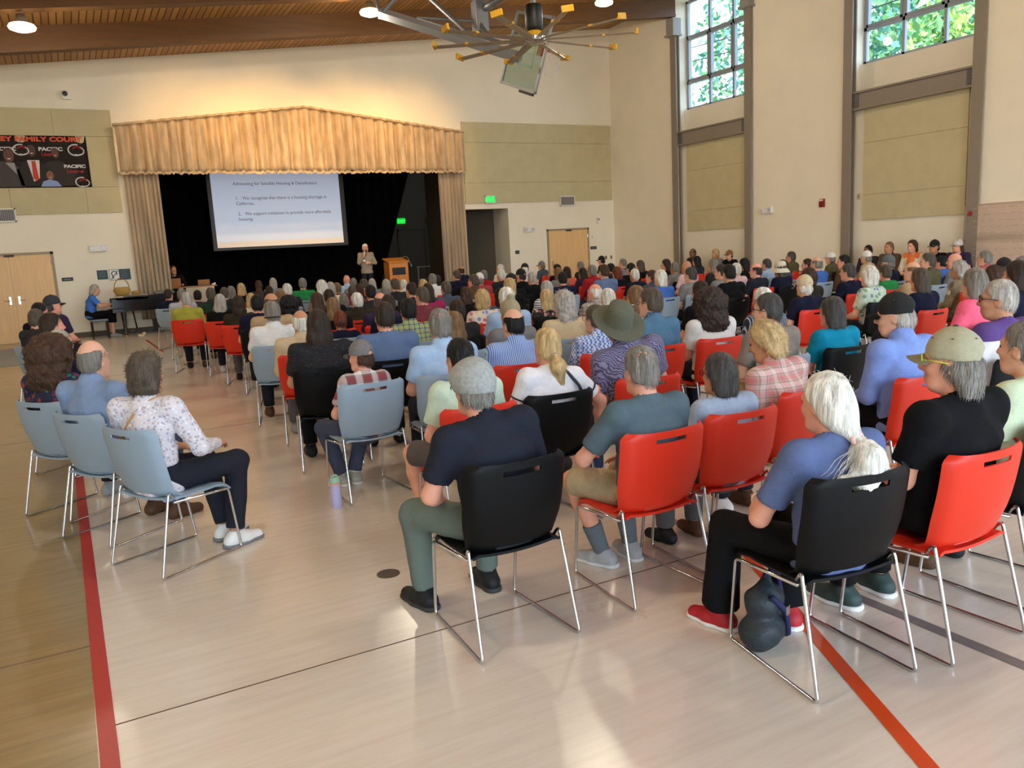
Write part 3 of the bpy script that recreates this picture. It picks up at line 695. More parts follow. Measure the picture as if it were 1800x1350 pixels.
MB().box((-.055, -.07, .045), (.055, -.05, .085), bev=.008).build('strobe', M_white, t)
b = MB()
for k in range(4): b.box((-.05, -.053, -.08+k*.025), (.05, -.05, -.07+k*.025))
b.build('grille', mat('alarm_dark', (96, 14, 18), .5), t)
t = empty('light_switch', 'small pale switch plate beside the second steel column', 'switch', (XR+.12, 13.24, 2.42), -PI/2); MB().box((-.05, -.012, -.07), (.05, 0, .07), bev=.004).build('plate', mat('cream_plate', (210, 194, 160), .5), t); MB().box((-.012, -.02, -.025), (.012, -.012, .025)).build('toggle', M_grey, t)
# paper sheets with red writing, taped on the right wall
M_pap = mat('pinkish_paper', (246, 230, 214), .9, noise=.03, nscale=3); M_ink = mat('faded_red_ink', (206, 168, 152), .9)
for nm, y0, y1, z0, z1, lb, sd in (('paper_sheet', 8.2, 10.5, 1.36, 2.04, 'upper pinkish sheet of handwriting taped to the right wall', 1), ('paper_sheet', 8.1, 10.5, .62, 1.345, 'lower pinkish sheet of handwriting on the right wall behind seated heads', 2)):
    t = empty(nm, lb, 'paper sheet', (XR-.08, (y0+y1)/2, z0), -PI/2, 'sheets of handwriting'); hw = (y1-y0)/2
    b = MB().grid(lambda u, v: (u, -.012-.008*math.sin(u*3+v*4), v), lsp(-hw, hw, 24), lsp(0, z1-z0, 8)); bmesh.ops.solidify(b.bm, geom=b.bm.faces[:], thickness=.003); b.build('paper', M_pap, t, 3.2)
    rg = np.random.default_rng(sd); b = MB()
    for r_ in range(5):
        z = z1-z0-.09-r_*.125; x = -hw+.2
        while x < hw-.12:
            w_ = rg.uniform(.05, .2); n = max(3, int(w_/.012)); b.tube([(x+w_*i/n, -.028-.008*math.sin(x*3+z*4), z+rg.uniform(-.022, .022)) for i in range(n+1)], .003, 4); x += w_+.06
    b.build('handwriting', M_ink, t)
t = empty('paper_clip', 'red clip holding the upper paper sheet at its left edge', 'clip', (XR-.10, 10.36, 1.86), -PI/2); MB().box((-.035, -.035, -.045), (.035, 0, .045), M=Matrix.Rotation(.3, 4, 'Y'), bev=.006).build('jaw', mat('clip_red', (158, 34, 34), .4), t); MB().tube([(-.02, -.035, .03), (0, -.045, .07), (.02, -.035, .03)], .005, 6).build('wire', M_chrome, t)

# banner on the left panel
t = empty('wall_banner', 'dark printed banner headed FAMILY COURT on the wall left of the stage', 'banner', (-.72, YF-.055, 3.68))
b = MB().grid(lambda u, v: (u, -.006*math.sin(u*5+1)*math.sin(v*4), v), lsp(-1.5, 1.495, 30), lsp(0, 1.21, 10)); bmesh.ops.solidify(b.bm, geom=b.bm.faces[:], thickness=.004)
b.build('cloth', mat('banner_dark', (54, 42, 38), .7, noise=.2, nscale=2.5), t, 3.2)
h_ = text_obj('heading_lettering', 'LEY FAMILY COURT', .145, mat('banner_orange', (224, 88, 40), .6), t, (1.40, -.016, 1.08), align='RIGHT', space=1.05, bold=.007); h_.scale = (1.34, 1, 1)
M_bw = mat('banner_white', (214, 210, 210), .7); M_br = mat('banner_red', (150, 40, 40), .7)
def bt(s, x, z, sz, m, bold=.005): text_obj('lettering', s, sz, m, t, (x, -.016, z), bold=bold).scale = (1.25, 1, 1)
bt('PACIFIC', .45, .86, .115, M_bw); bt('United', .50, .74, .10, M_br)
bt('PACIFIC', .94, .46, .105, M_bw); bt('United', .99, .34, .105, M_br); bt('PACIFIC', -.52, .86, .115, M_bw)
def emblem(x, z, s):
    b = MB().tube([(x+s*math.cos(a), -.014, z+s*.8*math.sin(a)) for a in lsp(1.2, 5.4, 18)], s*.11, 6).tube([(x+s*.8*math.cos(a)+s*.3, -.014, z+s*.6*math.sin(a)-s*.15) for a in lsp(-2.2, 1.2, 14)], s*.10, 6); b.build('emblem_ring', M_bw, t)
    b = MB().tube([(x-.4*s+1.1*s*k/8, -.017, z+.15*s+.35*s*math.sin(k/8*3)) for k in range(9)], s*.16, 6); b.build('emblem_sweep', M_br, t)
emblem(1.24, .88, .16); emblem(.08, .88, .15); emblem(1.29, .12, .14)
def disc(nm, x, z, rx, rz, m, y=-.012):
    n = 20; MB().prism([(x+rx*math.cos(2*PI*k/n), z+rz*math.sin(2*PI*k/n)) for k in range(n)], y-.003, y).build(nm, m, t)
def pol(nm, p, m, y=-.012): MB().prism(p, y-.003, y).build(nm, m, t)
def face(x, z, r, sk, hairc):
    disc('printed_hair', x, z+r*.35, r*.98, r*1.15, hairc, -.016); disc('printed_face', x, z, r*.9, r*1.3, sk, -.018)
    for e in (-.35, .35): disc('printed_eye', x+e*r, z+.25*r, r*.12, r*.09, M_black, -.022)
    pol('printed_smile', [(x-.35*r, z-.5*r), (x+.35*r, z-.5*r), (x+.2*r, z-.68*r), (x-.2*r, z-.68*r)], M_bw, -.022)
M_sk = [mat('print_skin_%d' % i, c, .7) for i, c in enumerate(((104, 68, 54), (84, 54, 42), (140, 92, 68)))]
M_su = mat('print_suit', (34, 28, 28), .7); M_hk = mat('print_hair', (24, 20, 20), .7)
pol('printed_figure', [(.0, .04), (-.06, .4), (.10, .60), (.38, .62), (.62, .5), (.66, .04)], M_su); face(.30, .86, .105, M_sk[1], M_hk)
pol('printed_shirt', [(.18, .64), (.44, .64), (.40, .22), (.27, .14)], M_bw, -.017); pol('printed_tie', [(.27, .62), (.35, .62), (.38, .22), (.33, .15), (.26, .22)], mat('print_tie', (196, 62, 44), .7), -.021)
pol('printed_figure', [(-.75, .02), (-.62, .55), (-.3, .62), (-.02, .5), (.08, .02)], mat('print_suit2', (70, 60, 62), .7)); face(-.18, .74, .12, M_sk[0], M_hk); pol('printed_shirt', [(-.27, .58), (-.08, .58), (-.05, .3)], mat('print_grey', (150, 146, 150), .7), -.017)
pol('printed_figure', [(.5, .04), (.45, .45), (.62, .62), (.92, .62), (1.18, .35), (1.22, .04)], mat('print_suit3', (46, 36, 32), .7), -.009); face(.79, .80, .085, M_sk[0], M_hk)
pol('printed_figure', [(.40, .02), (.46, .14), (.60, .19), (.76, .14), (.84, .02)], mat('print_blue', (140, 160, 208), .7), -.019); face(.62, .28, .085, M_sk[2], M_hk)

# ================================================================ piano corner
M_pno = mat('black_lacquer', (10, 10, 11), .12, coat=.6)
t = empty('grand_piano', 'black grand piano with a white cloth on its lid, left of the stage', 'piano', (.95, 21.85, 0))
out = [(.0, 0), (.42, 0)]+[tuple(p)[:2] for p in bez((.42, 0, 0), (.9, .02, 0), (1.0, .32, 0), (1.35, .38, 0), 8)][1:]+[tuple(p)[:2] for p in bez((1.35, .38, 0), (1.75, .45, 0), (1.75, .95, 0), (1.3, .98, 0), 10)][1:]+[(0, .98)]
out = [(.15, 0), (1.0, 0)]+[tuple(p)[:2] for p in bez((1.0, 0, 0), (1.55, .0, 0), (1.62, .3, 0), (1.62, .55, 0), 10)][1:]+[(1.4, .9), (.15, .92)]
MB().prism(out, .62, .95, 'z').build('case', M_pno, t, .6)
MB().prism([((x-.8)*1.02+.8, (y-.45)*1.02+.45) for x, y in out], .955, .985, 'z').build('lid', M_pno, t, .6)
MB().box((-.14, 0, .60), (.15, .92, .70), bev=.01).box((-.14, 0, .70), (.15, .05, .93), bev=.01).box((-.14, .87, .70), (.15, .92, .93), bev=.01).build('keybed', M_pno, t)
MB().box((-.13, .05, .70), (.02, .87, .722)).build('white_keys', mat('ivory', (236, 232, 220), .3), t)
b = MB()
for k in range(52):
    if k % 7 not in (2, 6): b.box((-.07, .05+(k+.72)*.82/52, .72), (.02, .05+(k+1.2)*.82/52, .735))
b.build('black_keys', M_black, t)
for x, y in ((.10, .08), (.12, .82), (1.35, .5)):
    g = MB().lathe([(0, .62), (.06, .62), (.055, .5), (.04, .3), (.035, .06), (.045, .05), (0, .05)], (x, y, 0), 10).build('leg', M_pno, t, .6)
    MB().lathe([(0, 0), (.03, .0), (.032, .03), (.02, .055), (0, .055)], (x, y, 0), 12).build('caster', mat('brass', (190, 150, 70), .3, metal=.9), g, .8)
b = MB().tube([(.33, .4, .62), (.38, .42, .16)], .015).tube([(.33, .55, .62), (.38, .53, .16)], .015).box((.33, .36, .10), (.42, .6, .17), bev=.01)
for k in range(3): b.box((.22, .41+k*.055, .09), (.34, .43+k*.055, .105))
b.build('pedal_lyre', M_pno, t)
b = MB().grid(lambda u, v: (-.02+.72*u, .02+.75*v, .995+.006*math.sin(u*9)*math.sin(v*7)) if v > .08 else (-.02+.72*u, -.02, .90+1.2*v), lsp(0, 1, 14), (0, .05, .1, .3, .5, .7, 1)); bmesh.ops.solidify(b.bm, geom=b.bm.faces[:], thickness=.006)
tag(b.build('tablecloth', mat('white_cloth', (240, 232, 214)), None, 3.2, (.95, 21.85, 0)), 'white cloth spread on the left end of the piano lid', 'cloth')
M_wick = mat('straw_wicker', (196, 156, 84), .8, noise=.3, nscale=40, stretch=(1, 1, 4), bump=.8, bscale=60)
t = empty('basket', 'large straw basket with a tall arched handle on the piano', 'basket', (1.09, 22.1, 1.008))
MB().lathe([(0, 0), (.13, .0), (.16, .03), (.20, .12), (.17, .19), (.155, .2), (.15, .19), (.175, .12), (.12, .03), (0, .02)], n=28).build('bowl', M_wick, t, 1)
MB().tube([(.165*math.cos(a), 0, .17+.24*math.sin(a)) for a in lsp(0, PI, 16)], .012, 8).build('handle', M_wick, t, 1)
MB().tube([(.165*math.cos(a), 0, .17+.24*math.sin(a)) for a in lsp(1.1, 2.04, 8)], .015, 8).build('handle_wrap', mat('reddish_wrap', (140, 84, 60), .7), t, 1)
t = empty('basket', 'small flat straw basket on the piano right of the large basket', 'basket', (1.40, 22.1, 1.008)); MB().lathe([(0, 0), (.08, 0), (.11, .04), (.11, .07), (.095, .07), (.09, .04), (0, .015)], n=22).build('bowl', M_wick, t, 1); MB().lathe([(.10, .065), (.116, .07), (.116, .08), (.1, .085)], n=22).build('rim', M_wick, t, 1)
tag(MB().box((-.22, -.15, 0), (.22, .15, .05), bev=.01).box((-.12, -.1, .05), (.2, .12, .075), bev=.006).build('equipment_case', mat('grey_case', (120, 116, 108), .6), None, None, (2.05, 22.2, .988)), 'flat grey equipment case at the right end of the piano lid', 'case')
t = empty('piano_bench', 'black piano bench under the woman in blue', 'bench', (.50, 22.3, 0))
MB().box((-.20, -.42, .42), (.20, .42, .49), bev=.015).build('seat', M_pno, t)
for x in (-.17, .17):
    for y in (-.38, .38): MB().tube([(x, y, 0), (x, y, .43)], [.018, .026], 8).build('leg', M_pno, t)
t = empty('storage_bin', 'low dark crate under the tail of the piano', 'crate', (2.25, 22.35, .0))
MB().box((-.25, -.2, .28), (.35, .2, .66), bev=.01).build('body', mat('mottled_crate', (62, 54, 50), .7, noise=.5, nscale=14), t)
for x in (-.2, .3): MB().tube([(x, 0, 0), (x, 0, .28)], .02).build('leg', M_grey, t)
tag(MB().box((-.06, -.1, 0), (.08, .1, .05), bev=.02).box((.05, -.06, .03), (.12, .05, .09), bev=.02).build('rumpled_bag', mat('cream_bag', (216, 200, 168), .8), None, None, (1.35, 21.75, 0)), 'small crumpled cream bag on the floor by the piano leg', 'bag')

# ================================================================ outside the windows
def tree(x, y, h, rad, n, cols, label, seed):
    rg = np.random.default_rng(seed); t = empty('tree', label, 'tree', (x, y, -1), 0, 'trees outside the windows')
    MB().tube([(0, 0, 0), (.1, .1, h*.4), (0, 0, h*.9)], [.3, .2, .05], 10).build('trunk', mat('bark', (84, 66, 50), .9, bump=.5), t)
    b = MB()
    for i in range(n):
        d = rg.normal(size=3); d /= np.linalg.norm(d); r = rad*rg.uniform(.55, 1.05); zz = .62*h
        p = np.array([d[0]*r, d[1]*r, zz+d[2]*r*h/rad*.36]); s = rg.uniform(.10, .26)
        u = rg.normal(size=3); u /= np.linalg.norm(u); v = np.cross(u, rg.normal(size=3)); v /= np.linalg.norm(v)
        b.add([p-u*s, p+v*s*.45, p+u*s, p-v*s*.45], [(0, 1, 2, 3)], int(rg.integers(0, 2)))
    b.build('foliage', [mat(c[0], c[1], .7, trans=0) for c in cols], t)
G1 = [('leaf_green', (112, 160, 104)), ('leaf_blue_green', (88, 142, 124))]; G2 = [('leaf_lime', (206, 226, 130)), ('leaf_green', (112, 160, 104))]
tree(27, 18.6, 13, 3.3, 6500, G1, 'dark leafy tree filling the near tall window', 1)
tree(27, 26.8, 15, 2.7, 3000, G1, 'leafy tree filling the right half of the far tall window', 2)
tree(22, 14.9, 9.2, 1.15, 2200, G2, 'pale lime tree in the middle of the near tall window', 3)
tree(34, 23.6, 15, 3.4, 4000, G1, 'tall blue-green tree behind the other trees outside', 4)
for z, lb in ((8.6, 'upper power line crossing outside the near window'), (8.1, 'lower power line crossing outside the near window')):
    tag(MB().tube([(22.0, y, z+.004*(y-18)**2) for y in lsp(4, 32, 24)], .02, 6).build('power_line', M_black), lb, 'power line')

# ================================================================ stacking chairs
def chair_meshes():
    us = sorted(set([round(v, 4) for v in lsp(-1, 1, 21)]+[-.36, .36, -.45, .45, -.97, .97])); vs = [.415, .432, .452, .47, .50, .55, .60, .65, .70, .745, .775, .797, .81, .822, .83]
    def hw(z):
        k = (z-.415)/.415
        w_ = .205+.035*min(1, k/.35) if k < .35 else .240+.006*k
        if k > .93: w_ -= .035*((k-.93)/.07)**1.5
        return w_
    def bk(u, z):
        k = (z-.415)/.415; y = -.175-.10*k**.8-.012*math.sin(k*PI)
        y += .042*u*u+(.03*((abs(u)-.86)/.14)**1.3 if abs(u) > .86 else 0)
        if z < .45: y += .05*((.45-z)/.035)**1.5
        return (u*hw(z), y, z+.006*u*u)
    b = MB().grid(bk, us, vs, skip=lambda u, z: (abs(u) < .36 and .775 < z < .797) or (abs(u) < .45 and .432 < z < .452))
    bmesh.ops.recalc_face_normals(b.bm, faces=b.bm.faces); bmesh.ops.solidify(b.bm, geom=b.bm.faces[:], thickness=.009)
    back = finish(b.bm, 'chair_backrest', .9)
    ys = [-.185, -.15, -.1, 0, .08, .15, .2, .235, .255, .262]
    def st(u, y):
        w_ = .212+.008*math.sin((y+.2)/.46*PI); z = .445-.018*(1-u*u)-.006*math.sin((y+.19)*7)
        if y > .15: z -= .055*((y-.15)/.112)**2
        if abs(u) > .88: z -= .014*((abs(u)-.88)/.12)
        return (u*w_*(1-.08*max(0, (y-.2)/.06)), y, z)
    b = MB().grid(st, lsp(-1, 1, 17), ys); bmesh.ops.recalc_face_normals(b.bm, faces=b.bm.faces); bmesh.ops.solidify(b.bm, geom=b.bm.faces[:], thickness=.012)
    seat = finish(b.bm, 'chair_seat', .9)
    legs = []
    for s in (-1, 1):
        p = fillet([(s*.212, -.135, .405), (s*.218, .225, .385), (s*.212, .275, .0085), (s*.2385, -.275, .0085), (s*.222, -.165, .47), (s*.212, -.13, .425)], .022, 4)
        b = MB().tube(p, .0078, 8)
        legs.append(finish(b.bm, 'chair_sled_leg', 3.2))
    return seat, back, legs
CH = chair_meshes()
def plas(n, c, r=.42): return mat(n, c, r, bump=.06, bscale=500, spec=.18 if r > .45 else .4)
CM = {'o': plas('orange_plastic', (215, 48, 24)), 'g': plas('grey_plastic', (146, 166, 182)), 'b': plas('black_chair_plastic', (9, 10, 11), .5)}
CN = {'o': 'orange', 'g': 'grey', 'b': 'black'}
def shared(name, me, parent, m, loc=None, rot=None):
    o = bpy.data.objects.new(name, me); C.objects.link(o); o.parent = parent
    ms = m if isinstance(m, (list, tuple)) else [m]
    while len(me.materials) < len(ms): me.materials.append(ms[0])
    for s, x in zip(o.material_slots, ms): s.link = 'OBJECT'; s.material = x
    if loc is not None: o.location = loc
    if rot is not None: o.rotation_euler = rot
    return o
def chair(x, y, rz, col, label, z=0):
    t = empty('stacking_chair', label, 'chair', (x, y, z), rz, CN[col]+' stacking chairs')
    shared('seat', CH[0], t, CM[col]); shared('backrest', CH[1], t, CM[col])
    for l in CH[2]: shared('sled_leg', l, t, M_chrome)
    return t

# ================================================================ people
def rotz(a): c, s = math.cos(a), math.sin(a); return np.array([[c, -s, 0], [s, c, 0], [0, 0, 1.]])
def rotx(a): c, s = math.cos(a), math.sin(a); return np.array([[1., 0, 0], [0, c, -s], [0, s, c]])
HS = .96
def seated(**k):
    J = dict(pel=(0, -.085, .535), waist=(0, -.092, .68), chest=(0, -.098, .83), nb=(0, -.085, .985), hc=(0, -.045, 1.135), shw=.168, shz=.94, shy=-.092,
             elL=(-.235, -.03, .69), elR=(.235, -.03, .69), wrL=(-.10, .17, .645), wrR=(.10, .17, .645), hdL=(.6, .75, -.15), hdR=(-.6, .75, -.15), pnL=(0, -.2, -1), pnR=(0, -.2, -1), curl=.35,
             hipL=(-.085, -.06, .525), hipR=(.085, -.06, .525), knL=(-.115, .34, .51), knR=(.115, .34, .51), anL=(-.12, .33, .09), anR=(.12, .33, .09), toeL=(-.12, 1, 0), toeR=(.12, 1, 0),
             yaw=0, pitch=0, lean=0, side=0, belly=0, wid=1, sleeve='short', legs='long', hem=.50, face=True, twist=0)
    J.update(k)
    if J['lean'] or J['side'] or J['twist']:
        p0 = V3(J['pel']); M = rotz(J['twist']) @ rotx(-J['lean']); c, s = math.cos(J['side']), math.sin(J['side']); M = np.array([[c, 0, s], [0, 1, 0], [-s, 0, c]]) @ M
        for q in ('waist', 'chest', 'nb', 'hc'): J[q] = tuple(p0+M @ (V3(J[q])-p0))
        for s_ in 'LR':
            sg = -1 if s_ == 'L' else 1; J['sh'+s_] = tuple(p0+M @ (V3((sg*J['shw']*J['wid'], J['shy'], J['shz']))-p0))
            if 'el'+s_ not in k: J['el'+s_] = tuple(p0+M @ (V3(J['el'+s_])-p0))
    else:
        for s_ in 'LR': J['sh'+s_] = ((-1 if s_ == 'L' else 1)*J['shw']*J['wid'], J['shy'], J['shz'])
    return J
def standing(**k):
    d = dict(pel=(0, 0, .93), waist=(0, .005, 1.08), chest=(0, 0, 1.24), nb=(0, -.01, 1.42), hc=(0, .025, 1.575), shy=-.005, shz=1.37, elL=(-.25, -.02, 1.10), elR=(.25, -.02, 1.10), wrL=(-.24, .06, .86), wrR=(.24, .06, .86),
             hdL=(0, .2, -1), hdR=(0, .2, -1), pnL=(1, 0, 0), pnR=(-1, 0, 0), hipL=(-.085, 0, .92), hipR=(.085, 0, .92), knL=(-.10, .02, .50), knR=(.10, .02, .50), anL=(-.11, -.02, .09), anR=(.11, -.02, .09), hem=.84)
    d.update(k); return seated(**d)
def hand(S, wr, dr, pn, side, curl):
    dr, pn = V3(dr), V3(pn); dr /= np.linalg.norm(dr); pn = pn-dr*(pn @ dr); pn /= np.linalg.norm(pn); lt = np.cross(pn, dr)*side; wr = V3(wr)
    for i, (o, L) in enumerate(zip((-.030, -.010, .010, .028), (.070, .080, .074, .056))):
        kn = wr+dr*(.088-.004*abs(i-1))+lt*o; S.rc(wr+dr*.012+lt*o*.55, kn, .0155, .0125, k=.012)
        c1 = curl*(.7+.15*i); d1 = dr*math.cos(c1)+pn*math.sin(c1); d2 = dr*math.cos(c1*2.1)+pn*math.sin(c1*2.1)
        m = kn+d1*L*.55; S.rc(kn, m, .0098, .0086, k=.004); S.rc(m, m+d2*L*.5, .0086, .0068, k=.003)
    a = wr+dr*.025-lt*.022; td = dr*.72-lt*.62+pn*.3; td /= np.linalg.norm(td); m = a+td*.045; S.rc(a, m, .0135, .0105, k=.010)
    td2 = dr*.92-lt*.25+pn*.3; td2 /= np.linalg.norm(td2); S.rc(m, m+td2*.034, .010, .0078, k=.004)
def skin_mesh(J, vox):
    S = SDF(.03); Rm = rotz(J['yaw']) @ rotx(J['pitch']); hc = V3(J['hc'])
    L = lambda x, y, z: hc+HS*(Rm @ V3((x, y, z)))
    S.ec(J['pel'], J['chest'], (.125*J['wid'], .08), (.135*J['wid'], .085)); S.rc(J['shL'], J['shR'], .042, .042)
    S.rc(V3(J['nb'])-V3((0, .01, .03)), L(0, -.022, -.06), .060, .054, k=.04)
    S.el(L(0, -.012, .024), (.073, .093, .098), rot=Rm); S.el(L(0, .028, -.05), (.056, .062, .075), k=.04, rot=Rm); S.rc(L(-.03, .055, -.10), L(.03, .055, -.10), .022, .022, k=.03)
    S.rc(L(0, .088, .012), L(0, .108, -.028), .009, .014, k=.014); S.rc(L(-.012, .095, -.033), L(.012, .095, -.033), .009, .009, k=.008)
    S.rc(L(-.04, .076, .026), L(.04, .076, .026), .010, .010, k=.02)
    for s in (-1, 1):
        S.el(L(s*.030, .092, .006), V3((.013, .009, .009)), k=.010, op='s', rot=Rm)
        S.el(L(s*.076, -.012, -.018), (.010, .021, .031), k=.008, rot=Rm); S.el(L(s*.085, -.006, -.014), (.006, .011, .017), k=.006, op='s', rot=Rm)
        S.el(L(s*.034, .070, -.03), (.022, .018, .02), k=.02, rot=Rm)
    S.rc(L(-.018, .088, -.066), L(.018, .088, -.066), .008, .008, k=.006); S.rc(L(-.014, .087, -.080), L(.014, .087, -.080), .009, .009, k=.006); S.rc(L(-.02, .098, -.0725), L(.02, .098, -.0725), .002, .002, k=.004, op='s')
    for q, s in (('L', -1), ('R', 1)):
        S.rc(J['sh'+q], J['el'+q], .046, .038); e, wv = V3(J['el'+q]), V3(J['wr'+q]); S.rc(e, e+(wv-e)*.35, .038, .039); S.rc(e+(wv-e)*.35, wv, .039, .025, k=.02)
        hand(S, wv, J['hd'+q], J['pn'+q], s, J['curl'])
        h, kn, an = V3(J['hip'+q]), V3(J['kn'+q]), V3(J['an'+q]); S.rc(h, kn, .070, .050); S.rc(kn, kn+(an-kn)*.3, .050, .052); S.rc(kn+(an-kn)*.3, an, .052, .034, k=.03)
        t = V3(J['toe'+q]); t /= np.linalg.norm(t); S.rc(an+V3((0, 0, -.05))-t*.03, an+V3((0, 0, -.055))+t*.12, .03, .025, k=.02)
    return S.mesh(vox, 1)
def crinkle(am, f=34):
    def d(V, N):
        r = np.abs(noise3(V*np.array([1, 1, .5])+V[:, [2, 0, 1]]*.35, f)); return V+N*(am*(1.2-2.2*r)+am*.45*noise3(V, f*2.3))[:, None]
    return d
def capped(S, a, b, ra, rb, k=None):
    a, b = V3(a), V3(b); S.rc(a, b, ra, rb, k); f, lo, hi, kk, op = S.pr.pop(); n = (b-a)/np.linalg.norm(b-a)
    S.pr.append((lambda P: np.maximum(f(P), (P-b) @ n), lo, hi, kk, op))
def shirt_mesh(J, vox, collar=False):
    S = SDF(.035); w_, B = J['wid'], J['belly']; pel, wa, ch, nb = [V3(J[q]) for q in ('pel', 'waist', 'chest', 'nb')]
    bt = pel.copy(); bt[2] = J['hem']
    bt = bt+V3((0, .012+B*.6, 0)); wa = wa+V3((0, B, 0)); S.ec(bt, wa, (.172*min(w_, 1.1), .118+B*.6), (.158*w_, .108+B)); S.ec(wa, ch, (.158*w_, .108+B), (.168*w_, .108)); 
    sl, sr = V3(J['shL']), V3(J['shR']); S.ec(ch, (sl+sr)/2-V3((0, 0, .025)), (.168*w_, .108), (.135*w_, .075)); S.rc(sl, sr, .060, .060)
    for p in (sl, sr): S.rc(p*.45+nb*.55-V3((0, 0, .012)), p, .046, .058, k=.03)
    S.rc(nb-V3((0, .012, .04)), nb+V3((0, .0, .012)), .068, .062, k=.035)
    for q in 'LR':
        s_, e, wv = V3(J['sh'+q]), V3(J['el'+q]), V3(J['wr'+q])
        if J['sleeve'] == 'short': capped(S, s_, s_+(e-s_)*.72, .062, .062, k=.03)
        elif J['sleeve'] == 'long': S.rc(s_, e, .061, .050, k=.03); capped(S, e, e+(wv-e)*.93, .050, .037, k=.02)
        elif J['sleeve'] == 'three': S.rc(s_, e, .061, .050, k=.03); capped(S, e, e+(wv-e)*.6, .050, .044, k=.02)
        else: capped(S, s_, s_+(e-s_)*.18, .062, .06, k=.03)
    up = V3(J['hc'])-nb; up /= np.linalg.norm(up)
    if collar:
        S.rc(nb+up*.0-V3((0, .006, 0)), nb+up*.035-V3((0, .004, 0)), .074, .070, k=.012); S.rc(nb+up*.03+V3((0, .01, 0)), nb+up*.2+V3((0, .02, 0)), .060, .062, k=.004, op='s')
    else: S.rc(nb+up*.022+V3((0, .012, 0)), nb+up*.2+V3((0, .03, 0)), .060, .075, k=.006, op='s')
    S.half((0, 0, J['hem']-.03), (0, 0, -1))
    return S.mesh(vox, 1, crinkle(.0045))
def pants_mesh(J, vox):
    S = SDF(.03); S.ec(V3(J['pel'])+V3((-.02, 0, 0)), V3(J['pel'])+V3((.02, 0, .06)), (.150*J['wid'], .115), (.15*J['wid'], .11)); wd = J.get('flare', 0)
    for q in 'LR':
        h, kn, an = V3(J['hip'+q]), V3(J['kn'+q]), V3(J['an'+q])
        if J['legs'] == 'long': S.rc(h, kn, .088, .068); capped(S, kn, an+V3((0, 0, .02)), .068, .056+wd, k=.03)
        elif J['legs'] == 'skirt': S.rc(h, kn, .09, .075); capped(S, kn, kn+(an-kn)*.45, .08, .09, k=.05)
        else: capped(S, h, kn-(kn-h)*.06, .090, .080)
    return S.mesh(vox, 1, crinkle(.004))
def shoe_mesh(q, J, vox):
    an = V3(J['an'+q]); t = V3(J['toe'+q]); t /= np.linalg.norm(t); lift = an[2]-.09; S = SDF(.025); g = an-V3((0, 0, .09)); lt = np.cross(t, (0, 0, 1))
    S.rc(g-t*.045+V3((0, 0, .038)), g+t*.05+V3((0, 0, .036)), .043, .046); S.rc(g+t*.05+V3((0, 0, .034)), g+t*.145+V3((0, 0, .026)), .046, .036); S.rc(g-t*.02+V3((0, 0, .05)), an+V3((0, 0, .0)), .044, .046)
    S.half(an+V3((0, 0, .012)), (0, 0, 1)); S.half(g, (0, 0, -1), k=.002)
    return S.mesh(vox, 1)
